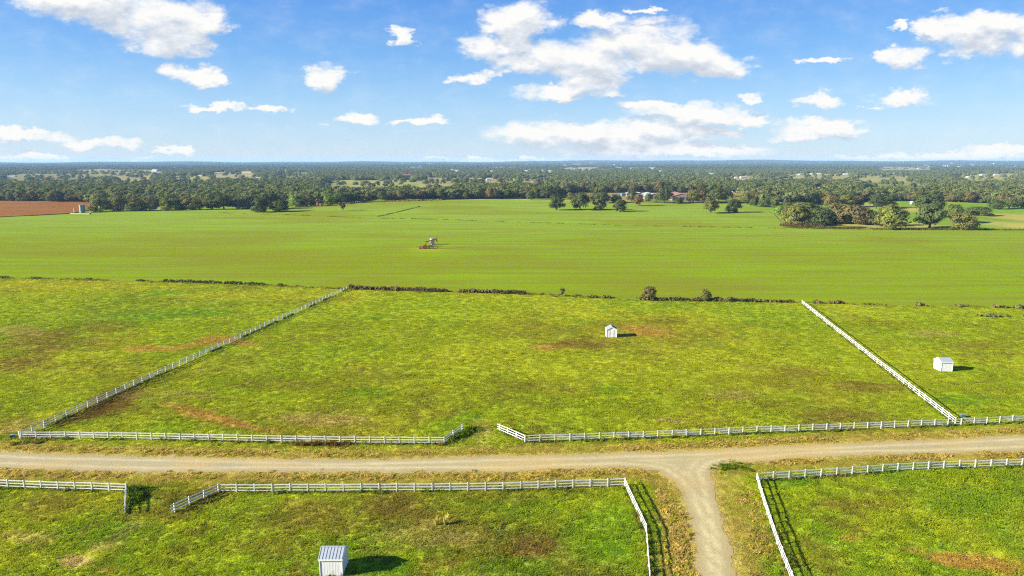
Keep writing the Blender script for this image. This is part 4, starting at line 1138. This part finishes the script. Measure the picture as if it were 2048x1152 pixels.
for i, L in enumerate(FENCE_LINES): weeds_along(L, 0.16, 0.22, 1.0, [C_LUSH, C_GREEN, C_LUSH * .7, C_STRAW * .8], 0.35, 20 + i)
hl = [tuple(p) for p in hedge_w]
weeds_along(hl, 0.14, 0.9, 1.1, [C_GREEN, C_GREEN * .7, C_BROWN, C_YEL, C_STRAW], 0.46, 50)
FL = [at(*p)[:2] for p in [(440, 426), (560, 429), (612, 431), (727, 436), (887, 439), (1024, 444), (1124, 447), (1274, 452), (1536, 456), (1700, 459)]]
weeds_along(FL, 0.35, 0.5, 1.4, [C_GREEN * .7, C_LUSH * .7, C_BROWN], 0.52, 60)
weeds_along([at(*p)[:2] for p in [(757, 433), (800, 423), (840, 413)]], 0.14, 0.5, 1.2, [C_LUSH * .45, C_GREEN * .5, C_BROWN * .6], 0.3, 61)
weeds_along([at(*p)[:2] for p in [(1580, 456), (1700, 458), (1800, 459.5), (1950, 460), (2060, 460)]], 0.10, 1.2, 2.6, [C_BROWN * .8, C_RUST * .6, C_GREEN * .7], 0.2, 62)
weeds_along([at(*p)[:2] for p in [(1565, 452), (1600, 455), (1640, 456)]], 0.06, 1.6, 4.5, [C_RUST * .7, C_BROWN * .8], 0.0, 63)
weeds_along([at(*p)[:2] for p in [(844, 495), (855, 493.5), (870, 494)]], 0.03, 1.3, 2.2, [C_YEL * 1.1, C_GREEN, C_STRAW], 0.0, 64)
weeds_along([at(*p)[:2] for p in [(0, 434), (70, 431.5), (140, 428)]], 0.3, 0.6, 2.0, [C_LUSH * .5, C_GREEN * .6], 0.5, 65)
weeds_along([at(*p)[:2] for p in [(640, 410), (740, 404.5), (880, 400)]], 0.12, 2.0, 3.2, [C_STRAW, C_YEL, C_BROWN], 0.3, 66)
weeds_along([at(*p)[:2] for p in [(1430, 936), (1465, 930), (1500, 940)]], 0.09, 0.7, 0.7, [C_LUSH * .75, C_GREEN * .8], 0.5, 67)
weeds_along([at(*p)[:2] for p in [(262, 978), (280, 985), (268, 1005)]], 0.045, 0.7, 1.5, [C_LUSH * .7, C_LUSH * .5], 0.1, 68)
weeds_along([at(*p)[:2] for p in [(895, 880), (925, 868), (945, 855)]], 0.04, 0.5, 1.5, [C_LUSH * .8, C_GREEN * .8], 0.0, 69)
HAY = [C_STRAW * 1.7, C_STRAW * 1.4, C_STRAW * 1.1, C_TAN * 1.5, C_YEL * 1.1]
for i, line in enumerate(([(x, y + 9) for x, y in R_BOT_L], [(x, y - 11) for x, y in R_TOP], [(x, y + 7) for x, y in R_BOT_R[2:]], [(x - 38, y) for x, y in S_LEFT[2:9]], [(x - 22, y) for x, y in S_LEFT[3:9]], [(1478, 975), (1493, 1020), (1512, 1080), (1535, 1152)], [(1500, 980), (1520, 1040), (1548, 1110), (1560, 1152)])):
    weeds_along([at(*p)[:2] for p in line], 0.085, 0.6, 0.5, HAY, 0.30, 80 + i)
weeds_along([at(*p)[:2] for p in [(25, 888), (60, 885), (90, 882)]], 0.08, 0.5, 0.8, [C_LUSH * .7, C_BROWN], 0.1, 90)
weeds_along([at(*p)[:2] for p in [(600, 888), (640, 889), (690, 889)]], 0.06, 0.4, 1.3, [C_BROWN * .7, C_BROWN], 0.1, 91)
X = np.array(wx); Y = np.array(wy); n = len(X); sw = np.array(ws)
rot = np.zeros((n, 3)); rot[:, 2] = RG.uniform(0, 6.28, n)
wd = scatter('weeds', np.stack([X, Y, ground_z(X, Y)], 1), np.stack([sw[:, 0], sw[:, 0], sw[:, 1]], 1), rot, RG.integers(0, 6, n), TUFTS, np.array(wc))
tag(wd, 'taller weeds along fence bottoms and field lines', 'weeds', kind='stuff'); print('weeds', n)

# ------------------------------------------------------------------ hedges and small bushes on the hedge line
def hedge(name, label, px0, px1, hp, width, col, seed, group=None, cat='hedge', gap=0.0):
    rng = np.random.default_rng(seed); y_ = lambda x: np.interp(x, [p[0] for p in HEDGE_PX], [p[1] for p in HEDGE_PX]) - 0.5
    A = at(px0, y_(px0)); cs, rs = [], []
    x = px0
    while x < px1:
        p = at(x, y_(x)); s = mpp(p); h = hp * s * (0.55 + 0.6 * float(vnoise(np.array(x / 9.0), np.array(0.5), seed)))
        for _ in range(3):
            q = 0.3 + 0.25 * rng.random()
            cs.append((p.x - A.x + rng.normal() * .3, p.y - A.y + rng.normal() * width * .35, rng.random() * max(h - q, .1) + q * .5)); rs.append(q * h * .6 + .12)
        x += 1.6 * (1 + gap * rng.random())
    q, f = leaf_cloud(cs, rs, 26, 0.13, rng, 0.9)
    o = mesh_obj(name, q, f, M_LEAF, loc=A); o.color = (*col, 1); tag(o, label, cat, group)
    return o


G_HG = 'hedges and bushes between paddock and crop field'
HB = (0.20, 0.155, 0.065); HG = (0.16, 0.17, 0.05)
hedge('hedge', 'long brown hedge starting at the far end of the left fence', 698, 895, 8.5, 1.6, HB, 1, G_HG)
hedge('hedge', 'short dark brown hedge to the right of the long brown one', 918, 1051, 8.0, 1.6, HB, 2, G_HG)
hedge('hedge', 'brown hedge running between the two round hedge trees', 1278, 1400, 7.5, 1.6, HB, 3, G_HG)
hedge('hedge', 'brown hedge running right from the smaller round tree', 1402, 1510, 8.0, 1.6, HB, 4, G_HG)
hedge('hedge', 'low broken hedge ending just left of the right side fence', 1512, 1584, 6.5, 1.5, HB, 5, G_HG, gap=1.0)
hedge('hedge', 'low scrubby hedge on the hedge line left of the left fence', 328, 442, 6.0, 1.6, HG, 6, G_HG, gap=1.2)
hedge('hedge', 'second low scrubby hedge just left of the left fence end', 452, 528, 6.0, 1.6, HG, 7, G_HG, gap=1.0)
for px0, px1, hp, col, lab in [(0, 16, 4, HG, 'low dark bush at the far left end of the hedge line'), (62, 80, 4, HG, 'low flat bush second from the left on the hedge line'), (176, 184, 4, HG, 'small dark tuft bush alone on the left hedge line'), (274, 288, 4, HG, 'small bush just left of the low scrubby hedge'), (556, 566, 6, HG, 'small upright bush left of the left fence end'),
                               (1180, 1193, 5, HG, 'small dark bush right of the thin pale young tree'), (1207, 1222, 6, HG, 'second dark bush right of the thin pale young tree'), (1660, 1684, 7, HB, 'brown bush just right of the right side fence'), (1630, 1642, 6, HB, 'small brown bush beside the end of the right side fence'), (1832, 1847, 8, HB, 'dark brown round bush alone on the right hedge line'), (1915, 1925, 7, HG, 'small round green bush on the right hedge line'), (1985, 2012, 7, HB, 'spreading brown bush at the right end of the hedge line'), (2020, 2048, 8, HG, 'green bush at the far right end of the hedge line')]:
    hedge('bush', lab, px0, px1, hp, 1.4, col, int(px0) + 90, G_HG, 'bush')
rng = np.random.default_rng(77); p = at(1988, 634)
q, f = leaf_cloud([(rng.normal() * 2.2, rng.normal() * 1.2, .35 + .3 * rng.random()) for _ in range(24)], [0.5] * 24, 26, .13, rng)
o = mesh_obj('bush', q, f, M_LEAF, loc=p); o.color = (*HG, 1); tag(o, 'low sprawling green bush inside the far right paddock', 'bush', G_HG)


# ------------------------------------------------------------------ small sheds
def make_shed():
    w, d, ev, rg = 2.55, 2.45, 2.12, 2.78          # ridge along y, door in the -y gable
    t = thing('garden_shed', '', 'shed', (0, 0, 0), 0, 'small white metal roofed sheds')
    bw, br = bmesh.new(), bmesh.new()
    gable(bw, br, w, d, ev, rg, 0.10, 'y', 0.04)
    sl_ = (rg - ev) / (w / 2)
    for k in range(-4, 4):                           # siding grooves as shallow battens on all walls
        x = w * (k + .5) / 8 
        for yy in (-d / 2 - .006, d / 2 - .004):
            if yy < 0 and abs(x) < 0.62: continue
            box(bw, x - .02, yy, .02, x + .02, yy + .01, ev + (w / 2 - abs(x)) * sl_ - .1)
        for xx in (-w / 2 - .006, w / 2 - .004): box(bw, xx, x * d / w - .02, .02, xx + .01, x * d / w + .02, ev - .1)
    bm_obj('wall', bw, M_WALL, t)
    bq = bmesh.new()
    for s in (-1, 1):                                # standing seams, coloured dark to stand in for the shadow lines beside them
        for k in range(8):
            y = -d / 2 - .05 + (d + .1) * k / 7
            bar(bq, (s * (w / 2 + .1), y, ev - .1 * sl_ + .06), (s * .10, y, rg - .10 * sl_ + .055), .028, .045)
    box(br, -.10, -d / 2 - .1, rg + .03, .10, d / 2 + .1, rg + .075)
    rf = bm_obj('roof', br, M_ROOF, t); bm_obj('seam', bq, M_SEAM_SHADE, rf)
    b = bmesh.new()
    for sx in (-1, 1):
        for sy in (-1, 1): box(b, sx * w / 2 - .05, sy * d / 2 - .05, 0.01, sx * w / 2 + .05, sy * d / 2 + .05, ev - .03)
        box(b, sx * (w / 2 + .112) - .012, -d / 2 - .12, ev - .19, sx * (w / 2 + .112) + .012, d / 2 + .12, ev - .02)
        for sy in (-1, 1): bar(b, (sx * (w / 2 + .1), sy * (d / 2 + .112), ev - .1 * sl_ - .02), (0, sy * (d / 2 + .112), rg - .02), .022, .13)
    bm_obj('trim', b, M_TRIM, t)
    b = bmesh.new(); box(b, -.36, -d / 2 - .05, .08, .48, -d / 2 - .004, 1.92); dr = bm_obj('door', b, M_TRIM, t)
    b = bmesh.new(); box(b, -.30, -d / 2 - .085, .95, -.22, -d / 2 - .051, 1.10); bm_obj('handle', b, M_DARK, dr)
    b = bmesh.new(); box(b, -.53, -d / 2 - .03, .06, -.362, -d / 2 - .004, 1.95); bm_obj('door_gap_shade', b, M_GAP_SHADE, t)  # dark strip laid on the wall as painted shade of the gap
    return t


sh = make_shed()
sh.location = at(1222, 672.5); sh['label'] = 'small white shed with its door facing the camera in the middle paddock'
s2 = copy_tree(sh); s2['label'] = 'small white shed in the right paddock with its ribbed roof facing the camera'
q = at(1892.5, 743); s2.rotation_euler.z = PI / 2; s2.location = q + Vector((0, 1.25, 0))
s3 = copy_tree(sh); s3['label'] = 'nearest white shed with a ribbed grey roof at the bottom of the photo'
q = at(663, 1152.5); s3.rotation_euler.z = -PI / 2; s3.location = q + Vector((0, 1.25, 0))
# dry weed against the nearest shed
b = bmesh.new(); r = random.Random(4)
for k in range(9):
    x = r.uniform(-.18, .18); bar(b, (x * .4, 0, -.05), (x * 1.6, r.uniform(-.08, .02), r.uniform(.4, .95)), .022, .022)
M_DRY = simple('dry_stem', (0.16, 0.12, 0.07), 0.9)
o = bm_obj('dry_weed', b, M_DRY, loc=s3.location + Vector((0.1, -1.5, 0))); tag(o, 'thin dry weed standing against the nearest shed wall', 'weed')

# tall pale grass clumps
for i, (px, py, lab) in enumerate([(873, 1050, 'smaller pale tall grass clump in the lower paddock'), (890, 1050, 'larger pale tall grass clump in the lower paddock')]):
    r = random.Random(i); b = bmesh.new()
    for k in range(70):
        a = r.random() * 6.28; l = r.uniform(.5, 1.1 + .25 * i); e = r.uniform(.1, .5); x, y = math.cos(a) * .12, math.sin(a) * .12; tx, ty = -math.sin(a) * .02, math.cos(a) * .02
        v = [b.verts.new(p) for p in ((x - tx, y - ty, -.02), (x + tx, y + ty, -.02), (x + math.cos(a) * e * l + tx, y + math.sin(a) * e * l + ty, l), (x + math.cos(a) * e * l - tx, y + math.sin(a) * e * l - ty, l))]; b.faces.new(v)
    o = bm_obj('grass_clump', b, simple('pale_grass%d' % i, tuple(C_YEL * .6 + C_STRAW * .6), 0.9), loc=at(px, py)); tag(o, lab, 'grass clump', 'pale grass clumps')


def utility_box(label, px, py, rz):
    t = thing('utility_box', label, 'utility box', at(px, py), rz, 'green utility boxes by the fence corners')
    t.scale = (.72, .72, .72)
    b = bmesh.new(); box(b, -.48, -.4, -.05, .48, .4, .62); bmesh.ops.bevel(b, geom=b.edges[:], offset=.04, segments=2, affect='EDGES'); bm_obj('body', b, M_GREENBOX, t)
    b = bmesh.new(); box(b, -.53, -.45, .625, .53, .45, .74); bmesh.ops.bevel(b, geom=b.edges[:], offset=.04, segments=2, affect='EDGES'); bm_obj('lid', b, simple('box_lid', (0.16, 0.22, 0.20), .5), t)
    b = bmesh.new(); box(b, -.65, -.55, -.05, .65, .55, .03); bm_obj('base', b, M_CONC, t)


utility_box('green utility box beside the left corner of the roadside fence', 25, 875, .4)
utility_box('green utility box behind the right corner where two fences meet', 1925, 834, -.1)

# ------------------------------------------------------------------ oil pump and tanks
def tank(name, label, px, py, dia, hgt, mat, ladder=True):
    t = thing(name, label, 'tank', at(px, py), 0)
    b = bmesh.new(); tube(b, [(0, 0, -.2), (0, 0, hgt)], [dia / 2, dia / 2], 28); bm_obj('body', b, mat, t)
    b = bmesh.new(); tube(b, [(0, 0, hgt + .002), (0, 0, hgt + .09), (0, 0, hgt + .35)], [dia / 2 + .06, dia / 2 + .06, .2], 28); bm_obj('lid', b, mat, t)
    b = bmesh.new()
    for z in np.linspace(hgt * .25, hgt * .75, 3): tube(b, [(0, 0, z), (0, 0, z + .08)], [dia / 2 + .03, dia / 2 + .03], 28)
    bm_obj('hoop', b, mat, t)
    if ladder:
        b = bmesh.new(); y = -dia / 2 - .12
        for x in (-.22, .22): bar(b, (x, y, 0), (x, y, hgt + .5), .05, .05)
        for k in range(int(hgt / .35)): bar(b, (-.2, y, .3 + k * .35), (.2, y, .3 + k * .35), .04, .04)
        bm_obj('ladder', b, M_DARK, t)
    return t


tank('storage_tank', 'pale grey tank standing behind the red pump jack', 864.5, 489, 2.5, 3.2, M_TANK)
tank('oil_tank', 'tall teal tank between the ploughed field and the crop field', 165, 424.5, 4.4, 6.4, M_TEAL)
tank('oil_tank', 'small red tank at the edge of the woods', 636, 412.5, 2.6, 3.6, M_ORANGE)
t = thing('separator', 'dark red skid box beside the small red tank', 'machine', at(644, 412.5), 0.2)
b = bmesh.new(); box(b, -1.2, -.7, .35, 1.2, .7, 2.1); bmesh.ops.bevel(b, geom=b.edges[:], offset=.12, segments=2, affect='EDGES'); bm_obj('body', b, M_RED, t)
b = bmesh.new(); box(b, -1.4, -.8, -.1, 1.4, -.6, .34); box(b, -1.4, .6, -.1, 1.4, .8, .34); bm_obj('skid', b, M_DARK, t)
b = bmesh.new(); tube(b, [(.8, 0, 2.1), (.8, 0, 3.0)], [.12, .12], 8); bm_obj('flue', b, M_DARK, t)

t = thing('pump_jack', 'red and black pump jack working in the crop field', 'pump jack', PUMP + Vector((0, 0, 0)), 0.12)
b = bmesh.new(); box(b, -6.2, -.7, -.05, 2.6, -.45, .2); box(b, -6.2, .45, -.05, 2.6, .7, .2)
for x in np.linspace(-6.0, 2.3, 6): box(b, x, -.449, 0, x + .25, .449, .18)
bm_obj('base_frame', b, M_RED, t)
piv = Vector((.1, 0, 4.25)); ang = math.radians(14)
bdir = Vector((math.cos(ang), 0, math.sin(ang)))
b = bmesh.new()
for sy in (-.8, .8):
    bar(b, (1.0, sy, .3), piv + Vector((0, sy * .25, -.2)), .32, .32); bar(b, (-.9, sy, .3), piv + Vector((0, sy * .25, -.2)), .3, .3)
    bar(b, (-.42, sy * .74, 1.7), (.6, sy * .74, 1.7), .1, .1)
bm_obj('samson_post', b, M_DARK, t)
b = bmesh.new(); bar(b, piv - bdir * 2.9, piv + bdir * 2.5, .34, .52); box(b, piv.x - .25, -.35, piv.z - .28, piv.x + .25, .35, piv.z + .0)
bm_obj('walking_beam', b, M_RED, t)
b = bmesh.new(); c0 = piv + bdir * 0.3; prof = []
for k in range(7):
    a = ang + math.radians(-26 + 52 * k / 6) - .12; prof.append((piv.x + math.cos(a) * 3.3, piv.z + math.sin(a) * 3.3))
e0 = piv + bdir * 2.3
prof += [(e0.x, e0.z + .3), (e0.x, e0.z - .3)]
fr = [b.verts.new((x, -.28, z)) for x, z in prof]; bk = [b.verts.new((x, .28, z)) for x, z in prof]
b.faces.new(fr); b.faces.new(bk[::-1])
for k in range(len(prof)): b.faces.new((fr[k], bk[k], bk[(k + 1) % len(prof)], fr[(k + 1) % len(prof)]))
bm_obj('horse_head', b, M_ORANGE, t)
b = bmesh.new(); wx_ = piv.x + math.cos(ang - .5) * 3.3
for sy in (-.12, .12): bar(b, (piv.x + 3.28, sy, piv.z + .3), (piv.x + 3.28, sy, 1.5), .04, .04)
bar(b, (piv.x + 3.28, -.3, 1.5), (piv.x + 3.28, .3, 1.5), .12, .12); tube(b, [(piv.x + 3.28, 0, -.1), (piv.x + 3.28, 0, .9), (piv.x + 3.28, 0, 1.5)], [.16, .12, .03], 8)
bm_obj('well_head', b, M_TANK, t)
tail = piv - bdir * 2.8; crank = Vector((-2.9, 0, 1.75)); pin = crank + Vector((.35, 0, .75))
b = bmesh.new()
for sy in (-.75, .75): bar(b, tail + Vector((0, sy * .9, 0)), pin + Vector((0, sy, 0)), .14, .14)
bar(b, tail + Vector((0, -.75, 0)), tail + Vector((0, .75, 0)), .2, .2)
bm_obj('pitman_arm', b, M_DARK, t)
for sy in (-.95, .95):
    b = bmesh.new(); bar(b, crank + Vector((.5, sy, .95)), crank + Vector((-.8, sy, -1.0)), .16, .34)
    vs2 = []
    tube(b, [crank + Vector((-.55, sy - .16, -.72)), crank + Vector((-.55, sy + .16, -.72))], [.72, .72], 18)
    bm_obj('counterweight', b, M_RED, t)
b = bmesh.new(); box(b, -3.5, -.5, .3, -2.3, .5, 2.2); bmesh.ops.bevel(b, geom=b.edges[:], offset=.08, segments=1, affect='EDGES'); bm_obj('gear_box', b, M_ORANGE, t)
b = bmesh.new(); box(b, -5.9, -.5, .3, -4.9, .5, 1.5); bmesh.ops.bevel(b, geom=b.edges[:], offset=.1, segments=2, affect='EDGES'); tube(b, [(-5.4, -.62, .95), (-5.4, -.5, .95)], [.5, .5], 14); bm_obj('motor', b, M_ORANGE, t)

# things by the teal tank
o = thing('vent_pipe', 'thin white pipe standing left of the teal tank', 'pipe', at(148.5, 426.5), 0)
b = bmesh.new(); tube(b, [(0, 0, -.2), (0, 0, 3.7)], [.24, .22], 10); bm_obj('pole', b, M_TRIM, o)
b = bmesh.new(); tube(b, [(0, 0, 3.702), (0, 0, 3.95)], [.34, .1], 10); bm_obj('cap', b, M_TRIM, o)
b = bmesh.new(); P0 = at(140, 427.5); P1 = at(179, 428.5); d = P1 - P0
for k in range(9):
    a0 = d * (k / 9 + .004); a1 = d * ((k + 1) / 9 - .004); bar(b, a0 + Vector((0, 0, .22)), a1 + Vector((0, 0, .22)), .3, .55)
o = bm_obj('containment_wall', b, M_CONC, loc=P0); tag(o, 'low pale concrete wall in front of the teal tank', 'wall')
o = thing('feed_bin', 'small dark bin at the right end of the low concrete wall', 'bin', at(181, 428.6), 0)
b = bmesh.new(); tube(b, [(0, 0, -.1), (0, 0, 1.3)], [.6, .65], 14); bm_obj('body', b, M_DARK, o)
b = bmesh.new(); tube(b, [(0, 0, 1.302), (0, 0, 1.4), (0, 0, 1.55)], [.7, .7, .25], 14); bm_obj('lid', b, M_TRIM, o)
o = thing('water_tank', 'white and teal tank at the woods edge above the right pasture', 'tank', at(1823, 408), 0)
b = bmesh.new(); tube(b, [(0, 0, -.2), (0, 0, 2.4)], [1.7, 1.7], 20); bm_obj('body', b, M_TANK, o)
b = bmesh.new(); tube(b, [(0, 0, 2.402), (0, 0, 2.5), (0, 0, 3.0)], [1.8, 1.8, .3], 20); bm_obj('lid', b, M_TRIM, o)
HOUSES.append((0, 0, 0))
